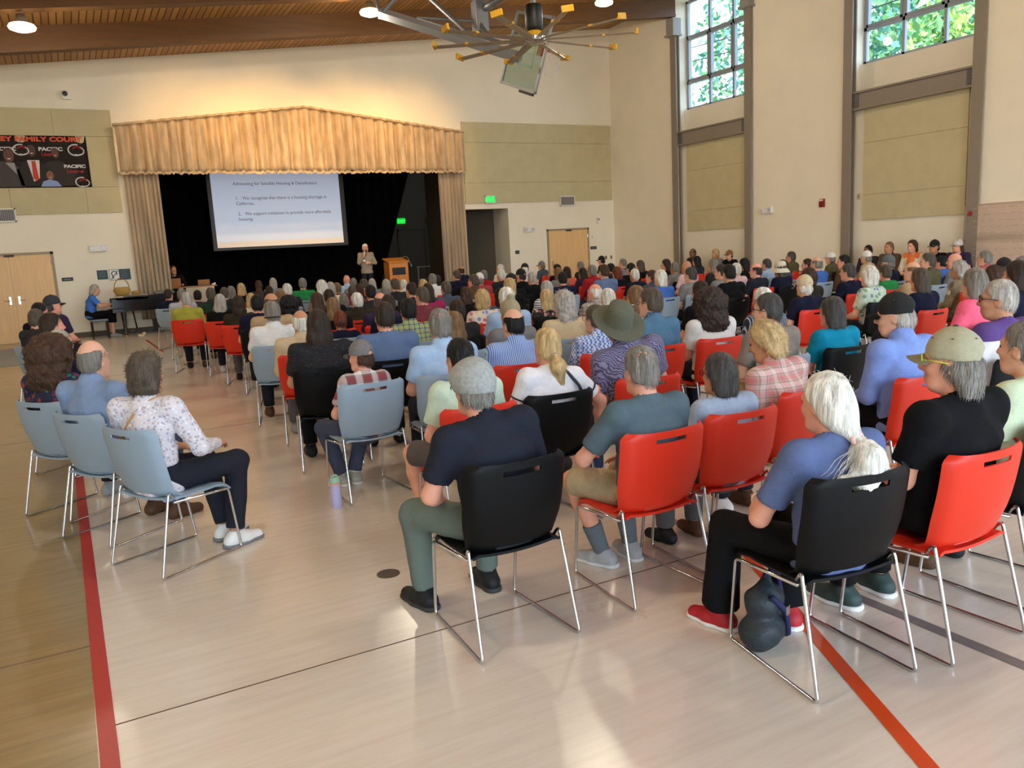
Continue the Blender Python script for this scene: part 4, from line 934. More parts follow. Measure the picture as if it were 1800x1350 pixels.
# hair, modelled around the head centre (x right, y towards the face, z up)
def hair_mesh(st):
    S = SDF(.012); am, fr, zs = .005, 62, .25; vox = .008
    cap_ = lambda g=0: S.el((0, -.014, .026), (.082+g, .102+g, .107+g))
    def face(y=.058, z0=.062):
        S.half((0, y, z0), (0, .86, -.52), .012)
    def nape(z=-.075): S.half((0, -.08, z), (0, .25, -1), .012)
    def ears():
        for s in (-1, 1): S.el((s*.088, .012, -.035), (.03, .035, .045), k=.01, op='s')
    if st == 'short': cap_(.001); S.el((0, -.05, -.03), (.070, .060, .07), k=.03); face(); nape(); ears()
    elif st == 'ring': cap_(-.002); S.el((0, -.05, -.03), (.069, .058, .066), k=.03); face(.03, .02); nape(); ears(); S.el((0, .0, .125), (.082, .138, .105), k=.012, op='s')
    elif st == 'spot': cap_(.003); S.el((0, -.05, -.03), (.071, .060, .07), k=.03); face(); nape(); ears(); [S.el((.012+.034*q[0], -.066+.034*q[1], .106+.014*q[2]), (.010, .011, .012), k=.004, op='s') for q in np.random.default_rng(5).normal(size=(16, 3))]; am = .006
    elif st == 'trim': S.el((0, -.02, -.02), (.082, .096, .075)); S.el((0, -.05, -.045), (.068, .062, .06), k=.03); face(.03, .0); nape(-.085); ears()
    elif st == 'capbob': S.el((0, -.025, -.03), (.088, .098, .09)); S.el((0, -.055, -.10), (.088, .065, .095), k=.03); face(.02, -.02); am = .009; zs = .3; fr = 55
    elif st == 'bob': cap_(.006); S.ec((0, -.03, .0), (0, -.035, -.095), (.092, .090), (.098, .085), k=.03); face(.052, .055); S.el((0, .095, -.06), (.066, .085, .13), k=.015, op='s'); S.half((0, 0, -.145), (0, .1, -1), .01); am = .005
    elif st == 'long': cap_(.005); S.ec((0, -.03, .0), (0, -.05, -.10), (.09, .086), (.10, .075), k=.03); S.ec((0, -.06, -.10), (0, -.085, -.27), (.10, .055), (.085, .032), k=.03); face(.052, .055); S.el((0, .10, -.10), (.07, .095, .17), k=.015, op='s'); am = .006
    elif st == 'wavy': cap_(.010); S.ec((0, -.03, .0), (0, -.04, -.07), (.098, .092), (.098, .08), k=.03); face(.055, .06); S.el((0, .10, -.06), (.066, .085, .12), k=.015, op='s'); am, fr, zs = .010, 48, .7
    elif st == 'curlybob': cap_(.018); S.ec((0, -.04, .0), (0, -.05, -.11), (.118, .10), (.118, .088), k=.03); face(.062, .06); S.el((0, .11, -.06), (.066, .085, .12), k=.015, op='s'); am, fr, zs = .013, 70, 1
    elif st == 'curly': S.el((0, -.03, .02), (.152, .135, .145)); S.ec((0, -.05, 0), (0, -.075, -.17), (.158, .13), (.165, .11), k=.04); face(.08, .07); S.el((0, .12, -.08), (.07, .09, .16), k=.02, op='s'); am, fr, zs = .016, 75, 1; vox = .009
    elif st in ('pony', 'ponylong'):
        cap_(.004); S.el((0, -.05, -.03), (.076, .066, .075), k=.03); face(.05, .055); ears()
        if st == 'pony': nape(-.09); S.rc((0, -.105, -.045), (0, -.150, -.115), .022, .050, k=.02); S.rc((0, -.150, -.115), (.02, -.145, -.25), .050, .026, k=.03)
    elif st == 'updo': cap_(.004); S.el((0, -.05, -.03), (.073, .064, .07), k=.03); face(.05, .055); nape(); ears(); S.el((0, -.10, -.01), (.05, .035, .05), k=.02); am = .006
    dsp = lambda V, N: V+N*(am*noise3(V*np.array([1, 1, zs]), fr)+am*.6*noise3(V*np.array([1, 1, zs]), fr*2.3))[:, None]
    return S.mesh(vox*HS, 1, dsp)
HM = {}
def strands(V, F, st):
    rg = np.random.default_rng(len(st)*7+3); N = vnormals(V, F); n = 900 if st in ('long', 'curly', 'bob', 'capbob', 'wavy', 'curlybob') else 620
    i = rg.choice(len(V), n); p = V[i]; nn = N[i]; curly = st in ('curly', 'curlybob', 'wavy')
    t = p-np.array([0, -.05, .13]); t[:, 2] -= .06; t = t/np.linalg.norm(t, axis=1)[:, None]
    if curly: t = t*.3+rg.normal(size=t.shape)
    else: t = t+rg.normal(size=t.shape)*.12
    t = t-nn*(t*nn).sum(1)[:, None]*(.85); t /= np.maximum(np.linalg.norm(t, axis=1), 1e-6)[:, None]
    w_ = np.cross(t, nn); w_ /= np.maximum(np.linalg.norm(w_, axis=1), 1e-6)[:, None]
    L = rg.uniform(.022, .05, n)[:, None]*(.75 if st in ('short', 'ring', 'spot', 'trim') else 1); lf = rg.uniform(.001, .0055, n)[:, None]*(1.6 if curly else 1)
    P = [p-nn*.002, p+t*L*.45+nn*lf, p+t*L+nn*lf*.6]; R_ = [.0016, .0015, .0004]; VV = []; FF = []
    for k in range(3): VV += [P[k]-w_*R_[k], P[k]+w_*R_[k]]
    VV = np.stack(VV, 1).reshape(-1, 3); b0 = np.arange(n)*6+len(V)
    for k in (0, 2): FF.append(np.stack([b0+k, b0+k+1, b0+k+3, b0+k+2], 1))
    return np.concatenate([V, VV]), np.concatenate([F]+FF)
def get_hair(st):
    if st not in HM:
        V, F = strands(*hair_mesh(st), st); HM[st] = sm((V*HS, F), 'hair_'+st)
    return HM[st]
def hat_meshes():
    H = {}
    S = SDF(.01); S.el((0, -.014, .034), (.090, .110, .110)); S.half((0, -.014, .012), (0, .05, -1), .004); S.el((0, -.125, .02), (.035, .03, .028), k=.006, op='s')
    cr = S.mesh(.008, 1, lambda V, N: V+N*(.0015*noise3(V, 50)+.0012*np.sin(6*np.arctan2(V[:, 0], V[:, 1]+.014)))[:, None]); H['cap_crown'] = sm(cr, 'cap_crown')
    S = SDF(.02); S.el((0, -.018, .030), (.098, .118, .115)); S.el((0, .03, .05), (.092, .088, .07), k=.03); S.half((0, -.014, -.018), (0, .02, -1), .006); H['flat_crown'] = sm(S.mesh(.008, 1, lambda V, N: V+N*(.003*noise3(V, 40))[:, None]), 'flat_crown')
    b = MB().grid(lambda u, v: (.082*math.sin(u)*(1-.12*v), .062+.035*math.cos(u)+v*.075*max(0, math.cos(u))**.7-.006, .028-.012*v-.022*math.sin(u)**2*(1+.3*v)), lsp(-1.45, 1.45, 17), lsp(0, 1, 6)); bmesh.ops.solidify(b.bm, geom=b.bm.faces[:], thickness=.005)
    H['cap_brim'] = finish(b.bm, 'cap_brim', 3.2)
    b = MB().lathe([(0, .142)], n=8); b = MB()
    for k in range(6):
        a = k*PI/3+PI/6; b.lathe([(0, .004), (.005, .003), (.006, 0)], (.072*math.sin(a), .09*math.cos(a)-.014, .098), 8)
    b.lathe([(0, .152), (.008, .149), (.012, .143)], (0, -.014, 0), 10); H['cap_button'] = finish(b.bm, 'cap_button', .8)
    def brimhat(rb, droop, crown, top, ox, sag):
        b = MB(); us = lsp(0, 2*PI, 41)
        prof = [(0, top), (crown*.62, top-.004), (crown*.90, top-.022), (crown*1.0, top-.06), (crown*1.07, .03), (crown*1.10, .022)]+[(crown*1.10+(rb-crown*1.10)*k/6, .022-droop*(k/6)**1.3) for k in range(1, 7)]
        b.grid(lambda u, v: (prof[int(v)][0]*math.sin(u)*.92, prof[int(v)][0]*math.cos(u)*1.10+ox-.01, prof[int(v)][1]+(sag*math.sin(u)**2*max(0, (int(v)-5)/6))), us, list(range(len(prof))))
        bmesh.ops.remove_doubles(b.bm, verts=b.bm.verts, dist=1e-5); bmesh.ops.solidify(b.bm, geom=b.bm.faces[:], thickness=.004); return finish(b.bm, 'brimmed_hat', 1.2)
    H['hat'] = brimhat(.185, .012, .092, .155, 0, .018); H['sunhat'] = brimhat(.16, .075, .094, .15, 0, 0)
    S = SDF(.01); S.el((0, -.014, .036), (.094, .114, .12)); S.half((0, -.014, -.005), (0, .15, -1), .006); S.el((0, -.03, .165), (.04, .04, .036), k=.012)
    H['beanie'] = sm(S.mesh(.008, 1, lambda V, N: V+N*(.002*np.sin(26*np.arctan2(V[:, 0], V[:, 1]+.014)))[:, None]), 'beanie')
    b = MB()
    for s in (-1, 1):
        b.tube([(s*.034+.026*math.cos(a), .098-.006*abs(math.cos(a)), .006+.02*math.sin(a)) for a in lsp(0, 2*PI*15/16, 16)], .0026, 5, closed=True).tube([(s*.060, .09, .01), (s*.078, .04, .008), (s*.082, -.01, .0)], .0022, 5)
    b.tube([(-.009, .104, .01), (.009, .104, .01)], .0025, 5); H['glasses'] = finish(b.bm, 'glasses', 3.2)
    b = MB()
    for s in (-1, 1): b.lathe([(0, -.0105), (.006, -.009), (.0105, 0), (.009, .005), (.0055, .009), (0, .0105)], (s*.030*HS, .080*HS, .006*HS), 12, ax=Matrix.Rotation(-PI/2, 3, 'X'))
    me = finish(b.bm, 'eyes', 3.2); 
    H['eyes'] = me
    return H
HT = hat_meshes()
HCOL = dict(bk=((14, 13, 13), 'black'), db=((50, 36, 27), 'dark brown'), br=((70, 47, 32), 'brown'), lb=((128, 98, 66), 'light brown'), bl=((196, 168, 118), 'blonde'), au=((112, 54, 30), 'auburn'), gb=((86, 75, 63), 'grey-brown'), dg=((72, 69, 66), 'dark grey'), gy=((128, 123, 115), 'grey'), lg=((178, 172, 162), 'pale grey'), wh=((224, 220, 208), 'white'))
def hairmat(c): return mat('hair_'+HCOL[c][1].replace(' ', '_'), HCOL[c][0], .55, noise=.38, nscale=26, bump=.55, bscale=70, stretch=(1.6, 1.6, .22), spec=.35)
SK = [mat('skin_fair', (222, 170, 142), .55, noise=.06, nscale=14, spec=.35), mat('skin_rosy', (224, 160, 134), .55, noise=.08, nscale=14, spec=.35), mat('skin_tan', (194, 140, 108), .55, noise=.06, nscale=14, spec=.35), mat('skin_brown', (128, 84, 62), .55, noise=.06, nscale=14, spec=.35)]
def pat(name, kind, cols, sc_=8, rough=.85):
    if name in MATS: return MATS[name]
    m = bpy.data.materials.new(name); m.use_nodes = True; t = m.node_tree; b = t.nodes['Principled BSDF']; N = t.nodes.new; b.inputs['Roughness'].default_value = rough
    tc = N('ShaderNodeTexCoord'); cl_ = [lin(c) for c in cols]; lk = t.links.new
    def ramp(src, cc, const=True):
        r = N('ShaderNodeValToRGB'); r.color_ramp.interpolation = 'CONSTANT' if const else 'LINEAR'; e = r.color_ramp.elements
        while len(e) < len(cc): e.new(.5)
        for i, c in enumerate(cc): e[i].position = i/len(cc); e[i].color = c
        lk(src, r.inputs[0]); return r.outputs[0]
    def wave(d, s, dist=0):
        w_ = N('ShaderNodeTexWave'); w_.bands_direction = d; w_.inputs['Scale'].default_value = s; w_.inputs['Distortion'].default_value = dist; w_.inputs['Detail'].default_value = 2; lk(tc.outputs['Object'], w_.inputs['Vector']); return w_.outputs['Fac']
    if kind == 'stripe': out = ramp(wave('X', sc_), cl_)
    elif kind == 'hstripe': out = ramp(wave('Z', sc_), cl_)
    elif kind == 'yoke':
        sp = N('ShaderNodeSeparateXYZ'); lk(tc.outputs['Object'], sp.inputs[0]); gt = N('ShaderNodeMath'); gt.operation = 'GREATER_THAN'; gt.inputs[1].default_value = sc_; lk(sp.outputs['Z'], gt.inputs[0])
        mx = N('ShaderNodeMix'); mx.data_type = 'RGBA'; lk(gt.outputs[0], mx.inputs[0]); mx.inputs[6].default_value = cl_[0]; mx.inputs[7].default_value = cl_[1]; out = mx.outputs[2]
    elif kind == 'zebra': out = ramp(wave('DIAGONAL', sc_, 9), cl_)
    elif kind == 'plaid':
        a = ramp(wave('X', sc_), cl_); c = ramp(wave('Z', sc_*1.15), cl_[::-1]); mx = N('ShaderNodeMix'); mx.data_type = 'RGBA'; mx.inputs[0].default_value = .5; lk(a, mx.inputs[6]); lk(c, mx.inputs[7]); out = mx.outputs[2]
    elif kind == 'check':
        a = N('ShaderNodeTexChecker'); a.inputs['Scale'].default_value = sc_; lk(tc.outputs['Object'], a.inputs['Vector']); a.inputs[1].default_value = cl_[0]; a.inputs[2].default_value = cl_[1]
        c = ramp(wave('X', sc_*.16), cl_); mx = N('ShaderNodeMix'); mx.data_type = 'RGBA'; mx.inputs[0].default_value = .35; lk(a.outputs[0], mx.inputs[6]); lk(c, mx.inputs[7]); out = mx.outputs[2]
    else:
        v = N('ShaderNodeTexVoronoi'); v.inputs['Scale'].default_value = sc_; lk(tc.outputs['Object'], v.inputs['Vector'])
        sp = N('ShaderNodeSeparateColor'); lk(v.outputs['Color'], sp.inputs[0]); fl = ramp(sp.outputs[0], cl_[1:])
        if kind == 'floral': th, src = .42, v.outputs['Distance']
        else: th, src = .16, v.outputs['Distance']
        lt = N('ShaderNodeMath'); lt.operation = 'LESS_THAN'; lt.inputs[1].default_value = th; lk(src, lt.inputs[0])
        mx = N('ShaderNodeMix'); mx.data_type = 'RGBA'; lk(lt.outputs[0], mx.inputs[0]); mx.inputs[6].default_value = cl_[0]; lk(fl, mx.inputs[7]); out = mx.outputs[2]
    lk(out, b.inputs['Base Color']); MATS[name] = m; return m
# shirt key -> (colour or pattern, words, sleeve, collar)
SH = {}
def _s(k, words, spec, sleeve='short', collar=False): SH[k] = (words, spec, sleeve, collar)
for k, wd, c, sl, co in (('navy', 'navy top', (22, 25, 48), 'short', 0), ('lgrey', 'light grey shirt', (176, 180, 186), 'long', 0), ('ygreen', 'yellow-green shirt', (166, 164, 66), 'long', 0), ('dpurple', 'dark purple top', (50, 40, 66), 'short', 0), ('dgreen', 'dark green jacket', (34, 54, 44), 'long', 1), ('black', 'black top', (12, 12, 15), 'short', 0), ('dgrey', 'dark grey top', (44, 44, 48), 'long', 0), ('dolive', 'dark olive jacket', (48, 43, 33), 'long', 1), ('cream', 'cream top', (218, 206, 180), 'long', 0), ('grey', 'grey shirt', (128, 128, 130), 'short', 0), ('tan', 'tan shirt', (176, 150, 114), 'short', 1), ('white', 'white shirt', (224, 224, 222), 'short', 1), ('green', 'bright green shirt', (40, 134, 70), 'short', 0), ('beige', 'beige shirt', (206, 186, 150), 'long', 1), ('burgundy', 'burgundy top', (98, 38, 48), 'short', 0), ('lblue', 'light blue shirt', (166, 194, 226), 'short', 1), ('maroon', 'maroon shirt', (118, 58, 66), 'short', 0), ('coral', 'coral top', (216, 104, 78), 'short', 0), ('magenta', 'magenta top', (156, 38, 88), 'short', 0), ('slate', 'slate grey shirt', (74, 82, 94), 'short', 1), ('slateblue', 'slate blue tee', (96, 118, 154), 'short', 0), ('red', 'red jacket', (160, 34, 40), 'long', 1), ('brown', 'brown jacket', (92, 72, 54), 'long', 1), ('mint', 'pale green tee', (196, 216, 192), 'short', 0), ('blue', 'blue shirt', (66, 104, 180), 'short', 0), ('lpink', 'pale pink top', (222, 190, 190), 'short', 0), ('tealblue', 'teal-blue shirt', (82, 118, 146), 'short', 1), ('whitetee', 'white tee', (222, 220, 214), 'short', 0), ('charcoal', 'charcoal tee', (34, 37, 48), 'short', 0), ('olive', 'olive shirt', (88, 84, 58), 'short', 1), ('greytee', 'warm grey tee', (138, 130, 122), 'short', 0), ('turquoise', 'turquoise ribbed top', (14, 138, 172), 'short', 0), ('pink', 'hot pink top', (236, 100, 130), 'short', 0), ('pinkred', 'rosy shirt', (190, 110, 110), 'short', 1), ('cornflower', 'cornflower blue shirt', (126, 150, 212), 'long', 1), ('bluetee', 'dusty blue tee', (92, 106, 146), 'short', 0), ('mintpale', 'pale lime tee', (206, 220, 186), 'short', 0), ('lgreyblue', 'pale grey-blue top', (166, 182, 204), 'short', 0), ('slateteal', 'slate teal tee', (86, 104, 112), 'short', 0), ('whitetrim', 'white tee with black trim', (228, 226, 228), 'short', 0), ('chambray', 'chambray blue shirt', (128, 150, 184), 'long', 1), ('orange', 'orange top with a cream cardigan', (226, 120, 62), 'none', 0), ('royal', 'royal blue blouse', (72, 122, 210), 'short', 0), ('greyshirt', 'grey button shirt', (150, 142, 130), 'long', 1)):
    _s(k, wd, ('solid', c), sl, bool(co))
for k, wd, sp, sl, co in (('speckle', 'black speckled top', ('dots', ((22, 22, 26), (120, 120, 120), (60, 60, 64)), 60), 'short', 0), ('plaidgreen', 'yellow and green plaid shirt', ('plaid', ((176, 180, 70), (66, 110, 110), (210, 220, 206), (52, 74, 84)), 6), 'short', 1), ('redstripe', 'red striped top', ('hstripe', ((150, 34, 44), (110, 24, 34), (190, 80, 84)), 12), 'short', 0), ('floralcream', 'cream and blue floral top', ('floral', ((226, 214, 190), (126, 140, 206), (196, 110, 140), (214, 196, 160)), 17), 'short', 0), ('stripeblue', 'blue striped shirt', ('stripe', ((96, 132, 196), (96, 132, 196), (190, 208, 236)), 22), 'long', 1), ('stripepale', 'pale striped shirt', ('hstripe', ((206, 214, 220), (206, 214, 220), (80, 90, 110)), 9), 'short', 0), ('floralblack', 'black floral top', ('floral', ((26, 22, 24), (150, 70, 80), (190, 150, 130), (70, 60, 50)), 18), 'short', 0), ('plaidgrey', 'grey plaid shirt', ('plaid', ((150, 146, 136), (110, 108, 104), (186, 182, 172)), 5), 'long', 1), ('purplewave', 'purple wave-patterned shirt', ('zebra', ((80, 74, 106), (80, 74, 106), (140, 134, 160)), 26), 'short', 1), ('plaidblue', 'blue and white checked shirt', ('check', ((60, 100, 176), (214, 224, 240)), 52), 'short', 1), ('stripenavy', 'navy pin-striped top', ('stripe', ((36, 44, 66), (36, 44, 66), (36, 44, 66), (170, 178, 190)), 16), 'short', 0), ('floralmint', 'pale green floral blouse', ('floral', ((190, 206, 184), (120, 130, 170), (130, 160, 130), (214, 222, 204)), 17), 'short', 0), ('olivepattern', 'olive patterned top', ('floral', ((132, 120, 92), (206, 206, 196), (110, 100, 76), (150, 140, 116)), 10), 'three', 0), ('purplewhite', 'white tee with purple shoulders', ('yoke', ((218, 216, 218), (86, 58, 124)), .90), 'short', 0), ('plaidpink', 'pink and tan plaid shirt', ('plaid', ((206, 132, 132), (190, 176, 156), (150, 132, 114), (226, 196, 190)), 3.4), 'short', 1), ('plaidred', 'red and white plaid shirt', ('plaid', ((140, 62, 62), (112, 106, 110), (226, 220, 216)), 2.4), 'short', 0), ('floraldark', 'dark floral blouse', ('floral', ((30, 34, 60), (150, 52, 54), (40, 110, 100), (104, 44, 84)), 24), 'short', 0), ('printwhite', 'white printed blouse', ('floral', ((214, 210, 216), (170, 170, 190), (190, 170, 170), (230, 228, 230)), 52), 'long', 0)):
    _s(k, wd, sp, sl, bool(co))
def smat(k):
    sp = SH[k][1]
    if sp[0] == 'solid': return mat('cloth_'+k, sp[1], .9, noise=.05, nscale=30, bump=.18, bscale=90, spec=.2)
    return pat('cloth_'+k, sp[0], sp[1], sp[2])
TR = [mat('trousers_'+n, c, .9, noise=.08, nscale=20, bump=.2, bscale=120, spec=.2) for n, c in (('dark', (34, 36, 46)), ('denim', (60, 74, 102)), ('khaki', (176, 158, 126)), ('grey', (92, 92, 94)), ('black', (12, 12, 15)))]
SHO = [mat('shoe_'+n, c, .6, spec=.3) for n, c in (('black', (26, 26, 28)), ('grey', (150, 152, 156)), ('white', (222, 220, 216)), ('brown', (84, 58, 40)))]
GEN = {}
def gen(kind, **k):
    key = (kind,)+tuple(sorted((a, str(b)) for a, b in k.items()))
    if key not in GEN:
        J = seated(**k)
        GEN[key] = {'skin': lambda: sm(skin_mesh(J, .013), 'body'), 'shirt': lambda: sm(shirt_mesh(J, .015, k.get('collar')), 'shirt'), 'pants': lambda: sm(pants_mesh(J, .017), 'trousers'), 'shoeL': lambda: sm(shoe_mesh('L', J, .011), 'shoe'), 'shoeR': lambda: sm(shoe_mesh('R', J, .011), 'shoe')}[kind]()
    return GEN[key]
CAPC = dict(white=(222, 222, 216), black=(26, 26, 28), grey=(118, 116, 116), slate=(96, 106, 106), beige=(206, 190, 156), khaki=(172, 168, 140), heather=(158, 162, 158), brown=(140, 96, 56), charcoal=(50, 54, 58), olive=(92, 94, 78), cream=(216, 210, 188), sand=(160, 148, 118), dcap=(54, 54, 60), palegrey=(196, 192, 190))
FEM = ('long', 'bob', 'wavy', 'curly', 'curlybob', 'pony', 'ponylong', 'updo')
def head_dress(body, style, hcol, J, glasses=False, eyes=False, pitch=0, haircolor=None):
    st, _, hat = style.partition(','); loc, rot = J['hc'], (J['pitch'], 0, J['yaw']); hm = hairmat(hcol) if hcol != '-' else None
    if hat:
        under = {'hat': 'trim', 'cap': 'trim', 'flatcap': 'trim', 'capbob': 'capbob', 'sunhat': 'bob', 'beanie': 'trim'}[st]
        shared('hair', get_hair(under), body, hm, loc, rot)
        hmm = mat('cap_cloth_'+hat, CAPC[hat], .9, noise=.16 if hat == 'heather' else .06, nscale=60, bump=.3, bscale=200)
        if st in ('cap', 'capbob', 'flatcap'):
            c = shared('cap', HT['flat_crown' if st == 'flatcap' else 'cap_crown'], body, hmm, loc, rot); c.scale = (HS,)*3
            shared('brim', HT['cap_brim'], c, hmm); shared('eyelets', HT['cap_button'], c, mat('cap_stitch', (70, 66, 58), .8))
        else:
            c = shared({'hat': 'brimmed_hat', 'sunhat': 'sun_hat', 'beanie': 'knit_cap'}[st], HT[st], body, hmm, loc, rot); c.scale = (HS,)*3
    elif st != 'bald': shared('hair', get_hair(st), body, hm, loc, rot)
    if glasses: shared('glasses', HT['glasses'], body, M_black, loc, rot)
    if eyes: shared('eyes', HT['eyes'], body, mat('eye_dark', (40, 32, 28), .2), loc, rot)
LAB = set()
def uniq(s):
    for a, b in ((' the ', ' '), (', nearer one', ', nearer'), (', farther one', ', farther'), (' white-clothed', ''), ('middle rows', 'mid rows'), ('nearer rows', 'near rows'), (' long ponytail', ' ponytail'), ('person ', 'person '), (' stage table', ' table'), (' tall window', ' window'), (' rows', ''), (' and ', ' ')):
        if len(s.split()) <= 16: break
        s = s.replace(a, b)
    if s in LAB: raise ValueError('DUP '+s)
    LAB.add(s); return s
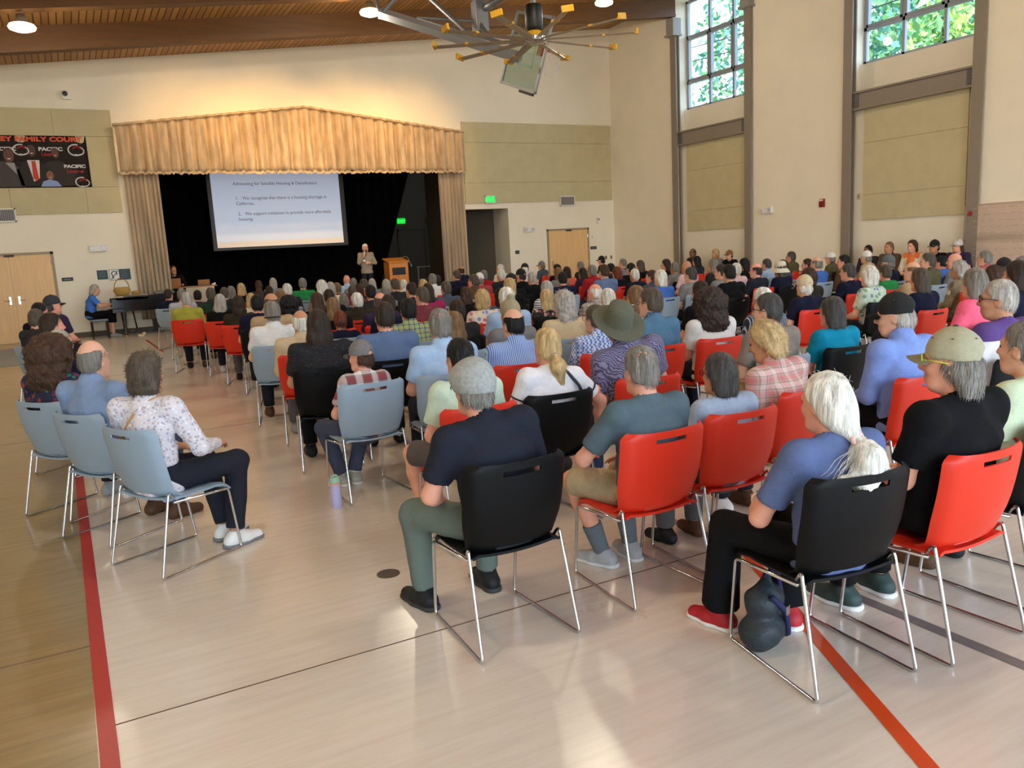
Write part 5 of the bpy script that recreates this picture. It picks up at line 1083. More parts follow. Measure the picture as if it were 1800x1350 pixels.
PEOPLE = """A1 298 1.74 17.65 1.22 g short db navy
A2 322 1.77 15.69 1.27 g short gy lgrey
A3 329 1.60 13.73 1.26 o short lg ygreen
A4 349 2.16 16.67 1.19 o short bk dpurple
A5 372 2.12 14.71 1.28 o short gb dgreen
A6 389 1.96 12.75 1.23 o long lg black
A7 396 2.50 15.69 1.24 b short gb dgrey
A8 408 2.78 16.67 1.22 g bob gy dgrey
A9 425 3.15 17.65 1.24 o long bl black
A10 420 2.03 11.70 1.23 o long db dolive
A11 443 2.59 13.73 1.17 g bob bl cream
A12 453 2.08 10.65 1.27 b short bk navy
B1 456 3.71 18.63 1.25 o short br dgrey
B2 457 3.12 15.69 1.17 g short br dolive
B3 474 3.51 16.67 1.18 b short db black
B4 481 4.24 19.61 1.26 o bob lg grey
B5 505 3.41 14.71 1.26 g short wh dgrey
B6 477 2.03 9.60 1.32 o ring gb tan
B7 494 2.85 12.75 1.21 b wavy lb black
B8 478 1.81 8.55 1.28 g short gy white
B9 509 2.72 11.70 1.16 b curly bk black
B10 533 4.19 16.67 1.29 g short gy green
B11 530 1.84 7.50 1.23 o ring wh beige
B12 560 1.72 6.45 1.29 b long db speckle
B13 557 2.84 10.65 1.24 b long br black
B14 566 3.77 13.73 1.30 o wavy wh grey
B15 582 4.20 14.71 1.23 g bob lg cream
B16 579 3.31 11.70 1.23 o short db black
B17 593 4.61 15.69 1.18 b short lb burgundy
B18 609 5.71 18.63 1.24 g bald - lblue
B19 621 5.56 17.65 1.19 o short gy grey
B20 620 4.30 13.73 1.18 g short gb maroon
B21 585 2.75 9.60 1.21 o long lb black
B22 605 3.84 12.75 1.06 b bob gy dgrey
B23 628 3.39 10.65 1.20 o short wh dolive
B24 598 2.52 8.55 1.12 g updo au navy
B25 631 4.73 14.71 1.16 b bob br dgrey
C1 639 5.15 15.69 1.22 o short gb coral
C2 654 5.66 16.67 1.18 g long lg grey
C3 651 3.94 11.70 1.25 b short bk dgrey
C4 679 5.27 14.71 1.21 o long lg navy
C5 694 5.08 13.73 1.25 g short gb dgrey
C6 709 5.99 15.69 1.15 o short wh white
C7 677 4.54 12.75 1.15 b bob gy grey
C8 668 3.35 9.60 1.23 o ring gb dpurple
C9 683 3.08 8.55 1.25 g updo db navy
C10 723 4.59 11.70 1.24 b short db dgrey
C11 744 5.22 12.75 1.23 o bob bl beige
C12 752 4.43 10.65 1.25 g long db magenta
C13 760 6.22 14.71 1.26 o short gy white
C14 768 6.74 15.69 1.20 b short db dgreen
C15 742 3.91 9.60 1.26 o short gb maroon
C16 784 5.17 11.70 1.22 g short gb slate
C17 676 2.28 6.45 1.31 b short db slateblue
C18 718 2.90 7.50 1.26 g short bk plaidgreen
C19 775 2.33 5.40 1.29 g spot gy lblue
D1 808 9.09 19.61 1.26 o ring br navy
D2 801 7.63 16.67 1.24 b short gb navy
D3 849 7.82 15.69 1.23 g short gy red
D4 842 6.76 13.73 1.24 o cap,white gy redstripe
D5 832 6.16 12.75 1.26 g short gb brown
D6 818 5.01 10.65 1.16 b long br black
D7 848 4.24 8.55 1.22 o wavy bl floralcream
D8 878 5.02 9.60 1.16 o long bk slate
D9 890 4.00 7.50 1.29 g short wh lblue
D10 894 5.73 10.65 1.24 b bob bl black
D11 880 7.73 14.71 1.25 g short wh dgrey
D12 877 9.75 18.63 1.26 o short wh cream
D13 897 6.33 11.70 1.26 b cap,black bk black
D14 920 9.93 17.65 1.26 g cap,black gb black
D15 914 7.64 13.73 1.26 g cap,black db black
D16 921 8.83 15.69 1.23 o short wh white
D17 934 7.33 12.75 1.23 b short lg black
D18 949 11.56 19.61 1.24 o cap,grey lb slate
D19 803 3.42 7.50 1.20 b short db dgrey
D20 800 2.92 6.45 1.17 g long lb black
D21 897 3.47 6.45 1.22 o beanie,sand gb grey
D22 903 2.93 5.40 1.24 o ring bk stripeblue
D23 822 1.99 4.25 1.21 o short bk mint
E1 961 5.75 9.60 1.21 g bob lg stripepale
E2 960 5.11 8.55 1.16 b long bl floralblack
E3 990 4.04 6.45 1.26 g curlybob lg beige
E4 977 9.66 15.69 1.25 o short bk black
E5 980 8.49 13.73 1.24 b bob lb grey
E6 995 9.31 14.71 1.21 o bob db coral
E7 988 7.32 11.70 1.23 g short bk navy
E8 1018 10.94 16.67 1.25 b short gy dgrey
E9 1023 9.07 13.73 1.20 o long db dpurple
E10 1039 8.63 12.75 1.28 g short gy red
E11 1060 8.17 11.70 1.31 o short br slateblue
E12 1054 13.58 19.61 1.28 b cap,black bk black
E13 1071 10.44 14.71 1.22 g short bk dgrey
E14 1083 9.20 12.75 1.21 o bob au black
E15 1092 12.20 16.67 1.25 b short gy grey
E16 1114 8.83 11.70 1.19 g short wh navy
E17 1045 5.83 8.55 1.18 o ring wh plaidgrey
E18 1069 5.29 7.50 1.18 g bob wh grey
E19 1095 3.21 4.25 1.32 o hat,olive gy purplewave
E20 1050 3.70 5.40 1.21 o short gb plaidblue
F1 1107 10.26 13.73 1.22 b cap,black bk black
F2 1123 11.25 14.71 1.24 o long gb black
F3 1144 8.38 10.65 1.20 b short br slate
F4 1160 7.72 9.60 1.24 g bob wh blue
F5 1168 11.18 13.73 1.26 o long db black
F6 1184 10.61 12.75 1.22 b short gy grey
F7 1205 10.02 11.70 1.27 g bald - lpink
F9 1222 12.89 14.71 1.25 o long bk dgrey
F10 1213 8.30 9.60 1.25 g short dg grey
F12 1252 10.66 11.70 1.26 b long gy dgrey
F13 1143 4.24 5.40 1.31 o short gb tealblue
F14 1117 4.88 6.45 1.26 b long lb beige
F15 1245 4.87 5.40 1.24 o curly db whitetee
F16 1230 5.71 6.45 1.25 o long db black
G1 1281 8.09 8.55 1.30 b short bk black
G2 1266 8.91 9.60 1.26 o short db grey
G3 1292 10.23 10.65 1.21 g short wh lpink
G5 1306 11.44 11.70 1.24 o long bk black
G6 1327 9.65 9.60 1.23 o ring db charcoal
G7 1346 12.04 11.70 1.20 g short dg lblue
G8 1370 10.19 9.60 1.22 b sunhat,cream gb navy
G9 1388 13.84 12.75 1.27 o short dg olive
G10 1374 11.36 10.65 1.20 g bob br slate
G11 1340 5.52 5.40 1.22 o short wh stripenavy
G12 1352 4.41 4.25 1.28 g short dg greytee
G13 1414 7.23 6.45 1.21 o cap,beige wh navy
G14 1421 8.48 7.50 1.22 b wavy br dolive
H1 1417 11.99 10.65 1.19 o short db dgrey
H2 1434 11.03 9.60 1.26 g ring gy blue
H3 1458 13.85 11.70 1.23 b cap,white gy olive
H4 1481 11.69 9.60 1.26 o short bk brown
H5 1490 9.23 7.50 1.24 o short dg navy
H6 1521 13.61 10.65 1.25 b cap,white gy tan
H9 1527 8.31 6.45 1.25 b wavy wh floralmint
H10 1555 9.99 7.50 1.18 o short gb green
H11 1560 11.45 8.55 1.25 g cap,slate gy navy
H12 1463 5.07 4.25 1.20 b bob dg turquoise
I4 1630 10.92 7.50 1.29 g short gb olive
I5 1603 9.10 6.45 1.26 o ring lb tan
I6 1617 7.75 5.40 1.26 o bob gb navy
I7 1653 12.79 8.55 1.17 b short bk blue
I8 1677 11.54 7.50 1.26 g bald - grey
I9 1685 10.03 6.45 1.22 o wavy lg olivepattern
I10 1712 6.83 4.25 1.31 o bob gy pink
I11 1730 12.28 7.50 1.26 g short gy pinkred
I12 1763 10.99 6.45 1.20 b cap,black gb black
I13 1745 9.01 5.40 1.21 g wavy br cream
I14 1786 7.44 4.25 1.34 b bob db navy
I15 1797 9.57 5.40 1.29 o short gy grey
I16 1756 5.28 3.12 1.33 b short lg purplewhite
I17 1590 4.34 3.12 1.31 o cap,black lg cornflower
N1 1680 3.28 2.11 1.29 o capbob,khaki gy black
N2 1475 2.56 2.11 1.18 b ponylong wh bluetee
N3 1800 3.78 2.11 1.26 b short gy mintpale
N4 1375 3.33 3.12 1.22 o wavy bl plaidpink
N5 1283 2.96 3.12 1.11 o bob dg lgreyblue
N6 1143 2.44 3.12 1.21 o spot gy slateteal
N7 935 2.43 4.25 1.21 b pony bl whitetrim
N8 830 1.48 3.12 1.25 b flatcap,heather gy charcoal
N10 655 1.80 5.40 1.11 g cap,grey br plaidred"""
def where(u):
    for a, s in ((380, 'below the stage table'), (480, "below the screen's left half"), (605, "below the screen's right half"), (665, 'below the standing speaker'), (725, 'below the lectern'), (770, 'below the stage railing'), (825, 'below the right stage curtain'), (895, 'below the dark side opening'), (960, 'left of the wooden door'), (1040, 'below the wooden door'), (1112, 'below the room corner'), (1178, 'left of the first steel column'), (1212, 'below the first steel column'), (1325, 'below the far tall window'), (1400, 'below the emergency light'), (1475, 'below the fire alarm'), (1700, 'below the near tall window')):
        if u < a: return s
    return 'below the paper sheets'
def deep(y): return 'far rows' if y > 13 else 'middle rows' if y > 8 else 'nearer rows'
def hairwords(st, hc):
    a, _, hat = st.partition(',')
    if a in ('cap', 'capbob', 'flatcap'): return hat.replace('heather', 'heathered grey').replace('dcap', 'dark')+' cap'
    if a == 'hat': return 'wide-brimmed olive hat'
    if a == 'sunhat': return 'cream sun hat'
    if a == 'beanie': return 'sand knit cap'
    if a == 'bald': return 'bald pink head'
    c = HCOL[hc][1]
    return {'short': 'short %s hair', 'ring': 'balding %s hair', 'spot': '%s hair thin at the crown', 'bob': '%s bob', 'long': 'long %s hair', 'wavy': 'wavy %s hair', 'curly': 'big curly %s hair', 'curlybob': 'curly %s hair', 'pony': '%s ponytail', 'ponylong': 'long %s ponytail', 'updo': 'pinned-up %s hair'}[a] % c
POSES = {
 'N1': dict(yaw=.45, wid=1.22, belly=.03, lean=-.02), 'N3': dict(wid=1.1),
 'N2': dict(lean=.02, yaw=.15, pitch=-.12, elL=(-.25, .06, .66), wrL=(-.10, .25, .665), wrR=(.06, .26, .66), knL=(-.20, .36, .52), anL=(-.19, .42, .09), toeL=(-.35, 1, 0), hem=.485, flare=.03, anR=(.10, .30, .09), wid=1.05),
 'N4': dict(lean=.16, yaw=.30, pitch=-.3, side=-.06, wid=1.05), 'N5': dict(yaw=.12),
 'N6': dict(yaw=-.12, pitch=-.08, elL=(-.28, .08, .70), wrL=(-.13, .28, .65), legs='shorts', knL=(-.18, .35, .51), anL=(-.03, .30, .09), anR=(.16, .30, .09), toeL=(-.45, 1, 0), wid=1.06),
 'N7': dict(lean=.06, side=.08, elR=(.40, -.08, .74), wrR=(.43, .0, .50), hdR=(0, .2, -1), pnR=(-1, 0, 0), yaw=-.05),
 'N8': dict(lean=.14, side=-.10, elL=(-.30, .02, .68), wrL=(-.20, .18, .60), hdL=(.2, .9, -.35), knL=(-.26, .34, .50), anL=(-.22, .40, .09), anR=(.14, .42, .09), toeL=(-.25, 1, 0), toeR=(.0, 1, 0), pitch=-.05, wid=1.08),
 'D23': dict(lean=.12, yaw=.1, legs='shorts', knL=(-.24, .33, .51), anL=(-.2, .30, .09)), 'N10': dict(yaw=.55, pitch=-.05, wid=.86, knL=(-.24, .32, .52), anR=(.0, .33, .09)),
 'I17': dict(yaw=.55, lean=.10, pitch=-.1, wid=1.1), 'I16': dict(yaw=.5, wid=1.1), 'H12': dict(yaw=.05), 'E19': dict(lean=.05, side=-.18, pitch=.55, yaw=-.1, wid=1.1), 'F15': dict(wid=1.12), 'G12': dict(yaw=.5, lean=.03),
 'C19': dict(wid=1.05, yaw=-.1), 'D22': dict(wid=1.08, yaw=.15, pitch=-.05), 'C17': dict(wid=1.12), 'B12': dict(wid=1.1), 'B11': dict(wid=1.15, yaw=.1), 'F13': dict(yaw=.35), 'E20': dict(yaw=.25, lean=.05), 'E3': dict(wid=1.1), 'C18': dict(wid=1.1)}
GLASSES = {'F13', 'G6', 'E14', 'G12', 'F14', 'N5', 'E20', 'I16'}
CLOSE = {'N2', 'N8', 'N6', 'N7', 'N1', 'N5', 'N4', 'D23', 'N10', 'I17', 'N3', 'I16', 'C19', 'D22', 'F15', 'E19', 'H12', 'B12'}
FIXED = {'N1': (3.04, 2.03, 0), 'N2': (2.45, 2.11, -.12), 'N3': (3.72, 2.12, .05), 'N4': (3.52, 3.34, .12), 'N5': (2.88, 3.16, 0), 'N6': (2.33, 3.10, .0), 'N8': (1.53, 3.08, .0), 'D23': (1.93, 4.22, 0), 'N7': (2.47, 4.24, 0), 'N10': (1.72, 5.50, .05)}
TROU = {'N1': 4, 'N2': 4, 'N6': 2, 'N8': 'sage', 'D23': 'shortgrey', 'N10': 'slatejean', 'B12': 4, 'N7': 3}
mat('trousers_sage', (100, 112, 104), .9, bump=.25, bscale=110, spec=.2); mat('trousers_shortgrey', (92, 86, 86), .9, bump=.25, bscale=110, spec=.2); mat('trousers_slatejean', (66, 72, 92), .9, bump=.25, bscale=110, spec=.2)
SHOES = {'L1': ('white_runner', (226, 226, 222)), 'N2': ('red_runner', (176, 30, 42)), 'N8': None, 'N6': ('grey_runner', (156, 160, 162)), 'N10': ('pale_runner', (170, 170, 160)), 'N1': ('dark_green_runner', (40, 62, 58))}
DONE = {}
def add_person(pid, x, y, h, rz, style, hcol, shirt, label, group, pose=None, close=False, skin=None, trou=None, z=0, shoes=True, base=seated, scale=None, glasses=False, eyes=False):
    rg = random.Random(pid); k = dict(pose or {}); fem = style.split(',')[0] in FEM
    collar = SH[shirt][3]
    if 'sleeve' not in k: k['sleeve'] = SH[shirt][2]
    if close:
        J = base(**k); me = sm(skin_mesh(J, .0085), 'body')
    else:
        if 'yaw' not in k: k['yaw'] = rg.choice((.45, .22, 0, 0, -.22))
        yw = {q: k[q] for q in k if q != 'sleeve'}; J = base(**k); me = gen('skin', **yw)
    s = scale or max(.86, min(1.12, h/1.268))
    body = bpy.data.objects.new('person', me); C.objects.link(body)
    if not me.materials: me.materials.append(SK[0])
    sk = SK[skin if skin is not None else rg.choice((0, 0, 1, 1, 2))]; body.material_slots[0].link = 'OBJECT'; body.material_slots[0].material = sk
    body.location = (x, y, z); body.rotation_euler = (0, 0, rz); wf = .94 if fem and not close else 1; body.scale = (s*wf, s, s)
    tag(body, uniq(label), 'person', group)
    sw = {q: k[q] for q in k if q not in ('yaw', 'pitch')}
    ng = lambda kind, **kw: gen(kind, **kw)
    if close or base is not seated:
        sh_ = sm(shirt_mesh(J, .010, collar), 'shirt'); pa = sm(pants_mesh(J, .012), 'trousers'); sho = [sm(shoe_mesh(q, J, .008), 'shoe') for q in 'LR']
    else:
        sh_ = gen('shirt', collar=collar, **sw); pk = {q: v for q, v in sw.items() if q in ('knL', 'knR', 'anL', 'anR', 'legs')}; pa = gen('pants', **pk) if shoes else None; sho = [gen('shoe'+q, **pk) for q in 'LR'] if shoes else []
    shirt_o = shared('shirt', sh_, body, smat(shirt))
    if pa: shared('skirt' if J['legs'] == 'skirt' else 'shorts' if J['legs'] == 'shorts' else 'trousers', pa, body, TR[rg.choice((0, 0, 1, 2, 3, 4))] if trou is None else TR[trou] if isinstance(trou, int) else MATS['trousers_'+trou])
    sm_ = SHOES.get(pid); 
    for me_ in sho: shared('shoe', me_, body, mat('shoe_'+sm_[0], sm_[1], .6) if sm_ else SHO[0] if pid == 'N8' else SHO[rg.choice((0, 0, 1, 2, 3))])
    head_dress(body, style, hcol, J, glasses, eyes)
    return body, J, shirt_o
rows = [l.split() for l in PEOPLE.split('\n')]
short = {}
for r in rows:
    pid, u, X, Y = r[0], int(r[1]), float(r[2]), float(r[3])
    short[pid] = '%s, %s' % (hairwords(r[6], r[7]), SH[r[8]][0])
cnt = {}
def cl_label(c, desc):
    d = desc.replace('person with ', '').replace(', seated nearest the camera', ', nearest the camera').replace('far rows, ', 'far rows ').replace('single wooden door', 'wooden door').replace('white-clothed ', '').replace('right wall emergency light', 'emergency light')
    return c+' chair under '+d
for r in rows: cnt.setdefault(short[r[0]]+where(int(r[1])), []).append(r)
BODIES = {}
for r in rows:
    pid, u, X, Y, h, cc, st, hc, shk = r[0], int(r[1]), float(r[2]), float(r[3]), float(r[4]), r[5], r[6], r[7], r[8]
    near = pid[0] == 'N' or pid == 'D23'; wl = where(u); dw = deep(Y)
    desc = 'person with %s, %s %s' % (short[pid], dw if not near else 'front of the picture,', wl) if not near else 'person with %s, seated nearest the camera' % short[pid]
    same = cnt[short[pid]+wl]
    if len(same) > 1:
        o_ = sorted(same, key=lambda q: float(q[3])).index(r); desc += ', nearer one' if o_ == 0 else ', farther one' if o_ == len(same)-1 else ', middle one'
    a = math.atan2(-(7.0-X), 23.3-Y); rz = .55*a; cx, cy = X+.045*math.sin(rz), Y+.045*math.cos(rz)
    if pid in FIXED: cx, cy, rz = FIXED[pid]
    clothes = shk
    close = pid in CLOSE
    body, J, so = add_person(pid, cx, cy, h, rz, st, hc, clothes, desc, 'seated audience', POSES.get(pid), close, trou=TROU.get(pid),  glasses=pid in GLASSES, eyes=u > 1100 and Y < 13, skin=3 if pid in ('B9',) else None)
    BODIES[pid] = (body, J, so)
    chair(cx, cy, rz, cc, uniq(cl_label(CN[cc], desc)))
# the line of grey chairs down the left side
def short_lb(l): return l.replace('person in a ', '').replace('person in an ', '').replace('person with a ', '').replace('person with ', '').replace(', in the nearest left grey chair', ', left line').replace('person ', '').replace('by the wall ', '')
LEFT = (('L1', .36, 4.93, 1.23, -1.06, 'wavy', 'gb', 'printwhite', 'person in a white printed blouse with a tan strap, in the nearest left grey chair', dict(twist=.35, yaw=.40, elR=(.25, .06, .70), wrR=(.12, .27, .66), knR=(.14, .38, .52), anR=(.16, .30, .09), anL=(-.02, .36, .09), hem=.47), 1, 0),
        ('L2', .11, 5.68, 1.27, -1.0, 'ring', 'gy', 'chambray', 'balding person in a chambray blue shirt, second from the front in the left line', dict(twist=.2, yaw=.30, wid=1.1), 1, 1),
        ('L3', -.12, 6.42, 1.26, -.95, 'curly', 'br', 'floraldark', 'person with big brown hair and a dark floral blouse in the left line', dict(twist=.2, yaw=.25), 1, 0),
        ('L3b', -.10, 7.75, 1.22, -.9, 'short', 'lg', 'navy', 'person with pale short hair and a navy top, behind the floral blouse', dict(yaw=-.1), 0, 0),
        ('L4', -.17, 9.15, 1.30, -.9, 'bob', 'db', 'black', 'dark-haired person in black leaning back in the left line', dict(yaw=-.45), 0, 2),
        ('L5', -.37, 11.25, 1.27, -.8, 'short', 'gb', 'dgrey', 'short-haired person in dark grey, far up the left line', dict(yaw=0), 0, 0),
        ('L7', -.36, 12.25, 1.31, -.8, 'short', 'bk', 'black', 'black-haired person in front of the dark cap in the left line', dict(yaw=0), 0, 0),
        ('L6', -.22, 13.2, 1.36, -.8, 'cap,dcap', 'dg', 'dpurple', 'farthest person in the left line, in a dark cap facing right', dict(yaw=-.5), 0, 0))
for pid, X, Y, h, rz, st, hc, shk, lb, pose, close, tr in LEFT:
    BODIES[pid] = add_person(pid, X, Y, h, rz, st, hc, shk, lb, 'people in the left line of chairs', pose, bool(close), trou=tr)
    chair(X, Y, rz, 'g', uniq('grey chair under '+short_lb(lb)))
# people sitting along the right wall
WALL = (('F8', 18.45, 1.36, 'ring', 'db', 'dgrey', 'person with a shaved dark head by the wall under the far window, leftmost of three', 3), ('F11', 17.5, 1.31, 'wavy', 'bl', 'grey', 'blonde person by the wall under the far window, middle of three', None), ('G4', 16.95, 1.27, 'cap,brown', 'db', 'black', 'person in a brown cap by the wall under the far window, rightmost of three', None), ('H7', 12.5, 1.30, 'short', 'bk', 'dgrey', 'black-haired person by the wall under the near window, leftmost of five', 3), ('H8', 11.96, 1.36, 'short', 'lb', 'brown', 'short-haired person in brown by the wall under the near window, second of five', 2), ('I1', 11.39, 1.37, 'wavy', 'br', 'orange', 'person in an orange top and cream cardigan against the right wall', 1), ('I2', 10.88, 1.36, 'cap,black', 'bk', 'black', 'person in a black cap and black shirt against the right wall', 2), ('I3', 10.37, 1.36, 'capbob,palegrey', 'br', 'dpurple', 'person in a pale cap with long hair at the edge of the paper sheets', 1))
for pid, Y, h, st, hc, shk, lb, skn in WALL:
    BODIES[pid] = add_person(pid, 16.02, Y, h, PI/2+.1, st, hc, shk, lb, 'people along the right wall', dict(yaw=-.15), False, skin=skn, eyes=True)
    chair(16.02, Y, PI/2+.1, 'b', uniq('black chair under '+short_lb(lb)))
b_, J_, s_ = BODIES['I1']
S = SDF(.03); Jc = seated(sleeve='long'); sh0 = shirt_mesh(dict(Jc, wid=1.06), .015); V, F = sh0
keep = ~((V[F].mean(1)[:, 1] > -.03) & (np.abs(V[F].mean(1)[:, 0]) < .085)); shared('cardigan', sm((V*np.array([1.03, 1.05, 1.0]), F[keep]), 'cardigan'), b_, smat('cream'))
# person beside the piano, speaker and helper on stage
bd, J, so = add_person('PI', .42, 22.3, 1.25, -PI/2, 'long', 'lg', 'royal', 'person in a blue blouse and black skirt seated at the piano', 'people by the stage', dict(lean=.22, yaw=-.1, pitch=-.2, elL=(-.22, .14, .74), elR=(.22, .14, .74), wrL=(-.14, .36, .76), wrR=(.14, .36, .76), hdL=(0, 1, -.1), hdR=(0, 1, -.1), legs='skirt', knL=(-.10, .36, .55), knR=(.10, .36, .55), anL=(-.10, .30, .09), anR=(.10, .34, .09)), True, trou=4, scale=1.06, eyes=True)
bd, J, so = add_person('SP', 7.82, 23.45, 1.7, PI-.12, 'short', 'wh', 'greyshirt', 'white-haired speaker in a grey shirt standing on stage with a microphone', 'people by the stage', dict(yaw=.35, wid=1.05, elL=(-.27, .02, 1.11), wrL=(-.05, .22, 1.12), hdL=(1, .3, .1), pnL=(0, -1, 0), elR=(.25, .10, 1.13), wrR=(.085, .19, 1.335), hdR=(-.35, .15, 1), pnR=(-.3, -1, 0), curl=.8), True, trou=0, z=.32, base=standing, scale=.985, glasses=True, eyes=True)
bp2 = MB().lathe([(0, -.10), (.012, -.10), (.014, .05), (.022, .06), (.026, .085), (.018, .108), (0, .112)], n=14)
o = link('microphone', finish(bp2.bm, 'microphone', .8), M_black, bd, (.03, .205, 1.42)); o.rotation_euler = (R(16), R(-14), 0)
o = link('name_badge', finish(MB().box((-.04, -.004, -.028), (.04, .004, .028), bev=.003).bm, 'name_badge'), M_white, bd, (.09, .135, 1.20))
add_person('TM', 2.52, 24.05, 1.36, PI, 'short', 'br', 'black', 'person in black behind the laptop at the left of the stage', 'people by the stage', dict(wrL=(-.14, .26, .76), wrR=(.14, .26, .76), elL=(-.24, .05, .72), elR=(.24, .05, .72), hdL=(0, 1, 0), hdR=(0, 1, 0), sleeve='long'), False, z=.32, eyes=True)
chair(2.52, 24.05, PI, 'b', uniq('black chair behind the stage table, holding the person in black'), .32)
# seats left free in the crowd
for x, y, rz, c, lb in ((3.66, 4.28, .02, 'g', 'free grey chair between the slate teal tee and the grey bob'), (5.62, 7.45, 0, 'o', 'free orange chair left of the beige cap'), (8.1, 6.4, .05, 'b', 'free black chair behind the floral blouse')):
    if all((Vector((x, y, 0))-o.location).length > .5 for o in bpy.data.objects if o.name.startswith('stacking_chair')): chair(x, y, rz, c, uniq(lb))

# ---------------------------------------------------------------- details of the nearest people
def ornament(name, mb, m, pid, smooth=3.2): return mb.build(name, m, BODIES[pid][0], smooth)
def trim_ring(pid, q, f, m, r0=.0635, name='sleeve_band'):
    J = BODIES[pid][1]; a, b = V3(J['sh'+q]), V3(J['el'+q]); c = a+(b-a)*f; d = (b-a)/np.linalg.norm(b-a); u = np.cross(d, (0, 1, 0.3)); u /= np.linalg.norm(u); v = np.cross(d, u)
    ornament(name, MB().tube([tuple(c+r0*(math.cos(t)*u+math.sin(t)*v)) for t in lsp(0, 2*PI*19/20, 20)], .006, 6, closed=True), m, pid)
for q in 'LR': trim_ring('N7', q, .70, mat('orange_band', (236, 130, 92), .8)); trim_ring('N7', q, .52, M_black, .066)
# long white ponytail of the nearest woman
bd, J, so = BODIES['N2']; Rm = rotz(J['yaw']) @ rotx(J['pitch']); hc = V3(J['hc']); L = lambda *p: hc+HS*(Rm @ V3(p))
S = SDF(.02); S.el(L(0, -.02, .02), (.088, .108, .112), rot=Rm); S.el(L(0, -.065, -.045), (.082, .07, .085), k=.03, rot=Rm); S.rc(L(0, -.09, -.08), L(.02, -.125, -.155), .05, .028, k=.03)
S.half(L(0, .05, .055), Rm @ V3((0, .86, -.52)), .012)
for s in (-1, 1): S.el(L(s*.092, .02, -.045), (.022, .035, .04), k=.01, op='s')
base_ = S.mesh(.007, 1, lambda V, N: V+N*(.004*noise3((V-hc)*np.array([1, 1, .3]), 70)+.003*noise3((V-hc)*np.array([1, 1, .3]), 150))[:, None])
for o in list(bd.children):
    if o.name.startswith('hair'): bpy.data.objects.remove(o)
M_wh = hairmat('wh'); hair = shared('hair', sm(base_, 'white_hair'), bd, M_wh)
tp = L(.02, -.135, -.165); S = SDF(.03); S.rc(tp, tp+V3((.0, -.045, -.06)), .028, .062); S.rc(tp+V3((0, -.045, -.06)), tp+V3((-.03, -.06, -.15)), .066, .050); S.rc(tp+V3((0, -.045, -.06)), tp+V3((.08, -.05, -.13)), .055, .036); S.rc(tp+V3((-.01, -.055, -.12)), tp+V3((-.19, -.05, -.135)), .044, .012)
tail = shared('ponytail', sm(S.mesh(.007, 1, lambda V, N: V+N*(.010*noise3(V*np.array([1, 1, .5]), 55)+.006*noise3(V, 110))[:, None]), 'ponytail'), hair, M_wh)
rg = np.random.default_rng(3); b = MB()
for i in range(90):
    a = tp+V3((rg.normal()*.012, -.01, rg.normal()*.012)); e = tp+V3((rg.normal()*.075-.03, -.035+rg.normal()*.02, -.14+rg.normal()*.03)); m_ = (a+e)/2+V3((rg.normal()*.03, -.03, .01))
    b.tube([tuple((1-t)**2*a+2*t*(1-t)*m_+t*t*e+V3((.006*math.sin(9*t+i), 0, .004*math.cos(11*t+i)))) for t in lsp(0, 1, 8)], .0009, 3, caps=False)
for i in range(70):
    th = rg.uniform(0, 2*PI); ph = rg.uniform(-.3, 1.3); d = np.array([math.cos(th)*math.cos(ph)*.088, math.sin(th)*math.cos(ph)*.108-.02, math.sin(ph)*.112+.02]); a = L(*(d*.99)); t2 = L(*(d*1.06+rg.normal(size=3)*.02)); t2 = L(*(d*1.03+rg.normal(size=3)*.012)); m_ = L(*(d*1.045)); b.tube([tuple(a), tuple(m_), tuple(t2)], .0007, 3, caps=False)
tag(b.build('loose_strands', M_wh, hair), kind='stuff')
ornament('hair_tie', MB().tube([tuple(tp+Rm @ V3((.03*math.cos(a), .006*math.sin(3*a), .026*math.sin(a)+.004))) for a in lsp(0, 2*PI*15/16, 16)], .010, 8, closed=True), mat('pink_scrunchie', (232, 190, 184), .8), 'N2')
wr = V3(J['wrL']); el = V3(J['elL']); d = (wr-el)/np.linalg.norm(wr-el); u = np.cross(d, (0, 0, 1)); u /= np.linalg.norm(u); v = np.cross(u, d); c = wr-d*.02
wt = ornament('watch_strap', MB().tube([tuple(c+.030*(math.cos(a)*u+math.sin(a)*v)) for a in lsp(0, 2*PI*15/16, 16)], .006, 6, closed=True), M_white, 'N2')
Mw = Matrix((Vector(u), Vector(d), Vector(v))).transposed().to_4x4(); Mw.translation = Vector(c+v*.032); MB().box((-.014, -.017, -.004), (.014, .017, .006), M=Mw, bev=.003).build('watch_case', M_chrome, wt)
shared('sport_glasses', HT['glasses'], BODIES['N1'][0], mat('yellow_lens', (206, 220, 60), .3), BODIES['N1'][1]['hc'], (0, 0, BODIES['N1'][1]['yaw']))
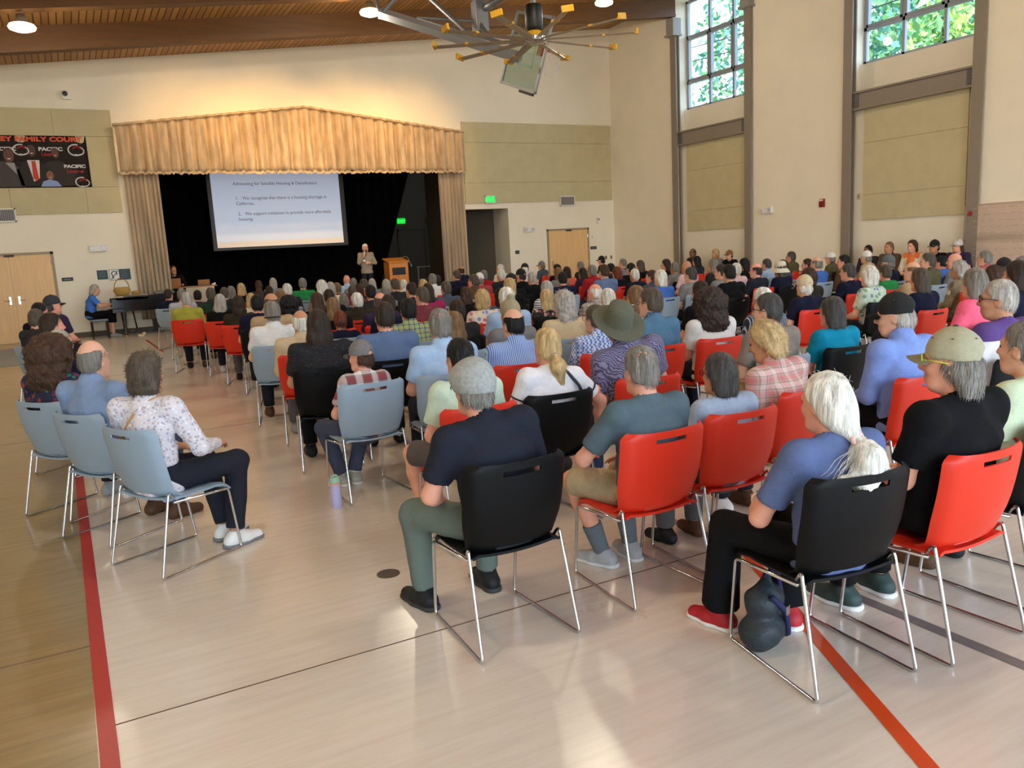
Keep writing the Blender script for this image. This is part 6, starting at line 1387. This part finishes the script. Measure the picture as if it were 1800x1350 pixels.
# white soles and laces on the running shoes
for pid, cl in (('N2', (232, 230, 230)), ('N6', (200, 202, 200)), ('N1', (226, 226, 224)), ('L1', (120, 122, 124)), ('N8', (48, 48, 50)), ('N10', (220, 216, 208))):
    bd, J, so = BODIES[pid]
    shoes_ = [o for o in bd.children if o.name.startswith('shoe')]
    for q, o in zip('LR', shoes_):
        an = V3(J['an'+q]); t = V3(J['toe'+q]); t /= np.linalg.norm(t); g = an-V3((0, 0, .09)); S = SDF(.02); S.rc(g-t*.05+V3((0, 0, .012)), g+t*.05+V3((0, 0, .012)), .047, .048); S.rc(g+t*.05+V3((0, 0, .012)), g+t*.15+V3((0, 0, .014)), .048, .038)
        S.half(g+V3((0, 0, .024)), (0, 0, 1), .002); S.half(g, (0, 0, -1), .002); shared('sole', sm(S.mesh(.008, 0), 'sole'), o, mat('sole_'+pid, cl, .7))
        lt = np.cross(t, (0, 0, 1)); b = MB()
        for k in range(4): p = g+t*(.03+.022*k)+V3((0, 0, .083-.008*k)); b.tube([tuple(p-lt*.022-V3((0, 0, .004))), tuple(p+V3((0, 0, .003))), tuple(p+lt*.022-V3((0, 0, .004)))], .003, 5)
        b.build('laces', M_black if pid in ('N2', 'N8') else M_white, o)
    for q in 'LR':
        if pid in ('N2', 'N6', 'N10'):
            an = V3(J['an'+q]); kn = V3(J['kn'+q]); S = SDF(.01); capped(S, an-V3((0, 0, .02)), an+(kn-an)*(.38 if pid == 'N6' else .16), .042, .056 if pid == 'N6' else .044)
            shared('sock', sm(S.mesh(.008, 1), 'sock'), bd, mat('sock_grey', (96, 106, 112), .95, bump=.4, bscale=160) if pid == 'N6' else M_white)
# tan strap across the printed blouse, black strap on the yellow-green shirt
def strap(pid, pts, m, r=.008, name='bag_strap'):
    b = MB(); P = [Vector(p) for p in pts]; b.tube(fillet(P, .05, 4), r, 6); ornament(name, b, m, pid)
strap('L1', [(.10, .02, .99), (.09, -.10, 1.01), (.0, -.195, .90), (-.12, -.215, .74), (-.165, -.17, .60)], mat('tan_leather', (184, 142, 96), .6), .011)
strap('A3', [(.07, -.05, 1.0), (.05, -.16, .95), (-.05, -.215, .80), (-.15, -.20, .62)], M_black)
strap('N7', [(.06, -.02, 1.0), (.10, -.12, 1.0), (.20, -.17, .86), (.20, -.16, .74)], M_black, .010)
ornament('hair_clip', MB().lathe([(0, 0), (.02, 0), (.028, .006), (.018, .014), (0, .016)], (0, -.185, 1.115), 10, ax=Matrix.Rotation(PI/2, 3, 'X')), mat('flower_clip', (28, 28, 46), .5), 'B24')
ornament('glasses_strap', MB().tube([(.082*math.cos(a), -.06+.098*math.sin(a), 1.098) for a in lsp(PI+.3, 2*PI-.3, 14)], .009, 6), M_black, 'B8')
ornament('hat_badge', MB().lathe([(0, 0), (.010, 0), (.008, .004), (0, .005)], (-.08, -.16, 1.24), 8), M_chrome, 'E19')
jt = BODIES['N7'][1]; hc7 = V3(jt['hc']); R7 = rotz(jt['yaw']) @ rotx(jt['pitch'])
ornament('hair_tie', MB().tube([tuple(hc7+HS*(R7 @ V3((.030*math.cos(a), -.112-.012*math.sin(a), -.055+.026*math.sin(a))))) for a in lsp(0, 2*PI*11/12, 12)], .006, 6, closed=True), mat('tan_tie', (170, 150, 120), .7), 'N7')

# ---------------------------------------------------------------- things on the floor
t = empty('drink_bottle', 'lavender drink bottle with a mint lid on the floor by the grey chair', 'bottle', (1.41, 5.28, 0))
MB().lathe([(0, 0), (.034, 0), (.037, .004), (.037, .15), (.034, .165), (0, .166)], n=24).build('body', mat('lavender_enamel', (184, 180, 222), .35), t, .8)
MB().lathe([(.037, .163), (.037, .175), (0, .176)], n=24).build('band', mat('peach_band', (226, 170, 136), .4), t, .8)
MB().lathe([(.035, .176), (.035, .20), (.026, .214), (0, .216)], n=24).tube([(-.02, 0, .21), (-.01, 0, .226), (.012, 0, .226), (.022, 0, .21)], .006, 6).build('lid', mat('mint_lid', (150, 196, 170), .4), t, .8)
S = SDF(.03); S.rc((-.06, 0, .08), (.06, 0, .08), .075, .075); S.rc((-.04, 0, .20), (.05, 0, .20), .062, .058); S.rc((0, 0, .26), (.03, 0, .30), .03, .02); S.half((0, 0, 0), (0, 0, -1), .003)
t = empty('shoulder_bag', 'dark blue-green shoulder bag slumped under the nearest black chair', 'bag', (2.36, 2.30, 0), .4)
link('body', sm(S.mesh(.011, 1, crinkle(.008, 30)), 'bag_body'), mat('bag_nylon', (30, 40, 46), .6, bump=.3, bscale=40), t)
MB().tube(fillet([(-.07, -.06, .25), (.02, -.085, .16), (.05, -.085, .05), (.10, -.05, .02)], .04), .013, 6).tube(fillet([(.0, 0, .30), (.05, -.03, .33), (.09, -.04, .2), (.12, -.03, .03)], .04), .010, 6).build('strap', mat('navy_webbing', (24, 28, 70), .8), t, 3.2)
MB().box((.0, -.098, .15), (.03, -.088, .19), bev=.004).build('buckle', M_chrome, t)
for x, y, c, lb in ((1.62, 14.6, (206, 190, 170), 'pale paper bag on the floor under the left block of orange chairs'), (3.0, 5.0, (40, 40, 44), 'black bag on the floor between the nearer rows')):
    S = SDF(.03); S.rc((-.07, 0, .07), (.07, 0, .07), .07, .07); S.rc((-.04, 0, .18), (.04, 0, .18), .05, .045); S.half((0, 0, 0), (0, 0, -1), .003)
    t = empty('floor_bag', lb, 'bag', (x, y, 0)); link('body', sm(S.mesh(.014, 1, crinkle(.008, 30)), 'floor_bag_body'), mat('bag_%d' % int(c[0]), c, .8), t)
    MB().tube([(-.04, 0, .2), (-.03, 0, .29), (.03, 0, .29), (.04, 0, .2)], .006, 6).build('handle', mat('bag_handle', (90, 80, 70), .8), t)
t = empty('water_bottle', 'clear plastic water bottle on the floor by the left aisle', 'bottle', (1.45, 14.9, 0)); MB().lathe([(0, 0), (.033, 0), (.035, .01), (.033, .08), (.035, .16), (.014, .20), (.014, .21), (0, .21)], n=18).build('body', mat('clear_plastic', (226, 234, 238), .1, trans=.8), t, .8); MB().lathe([(.016, .20), (.016, .225), (0, .226)], n=14).build('cap', M_white, t, .8)
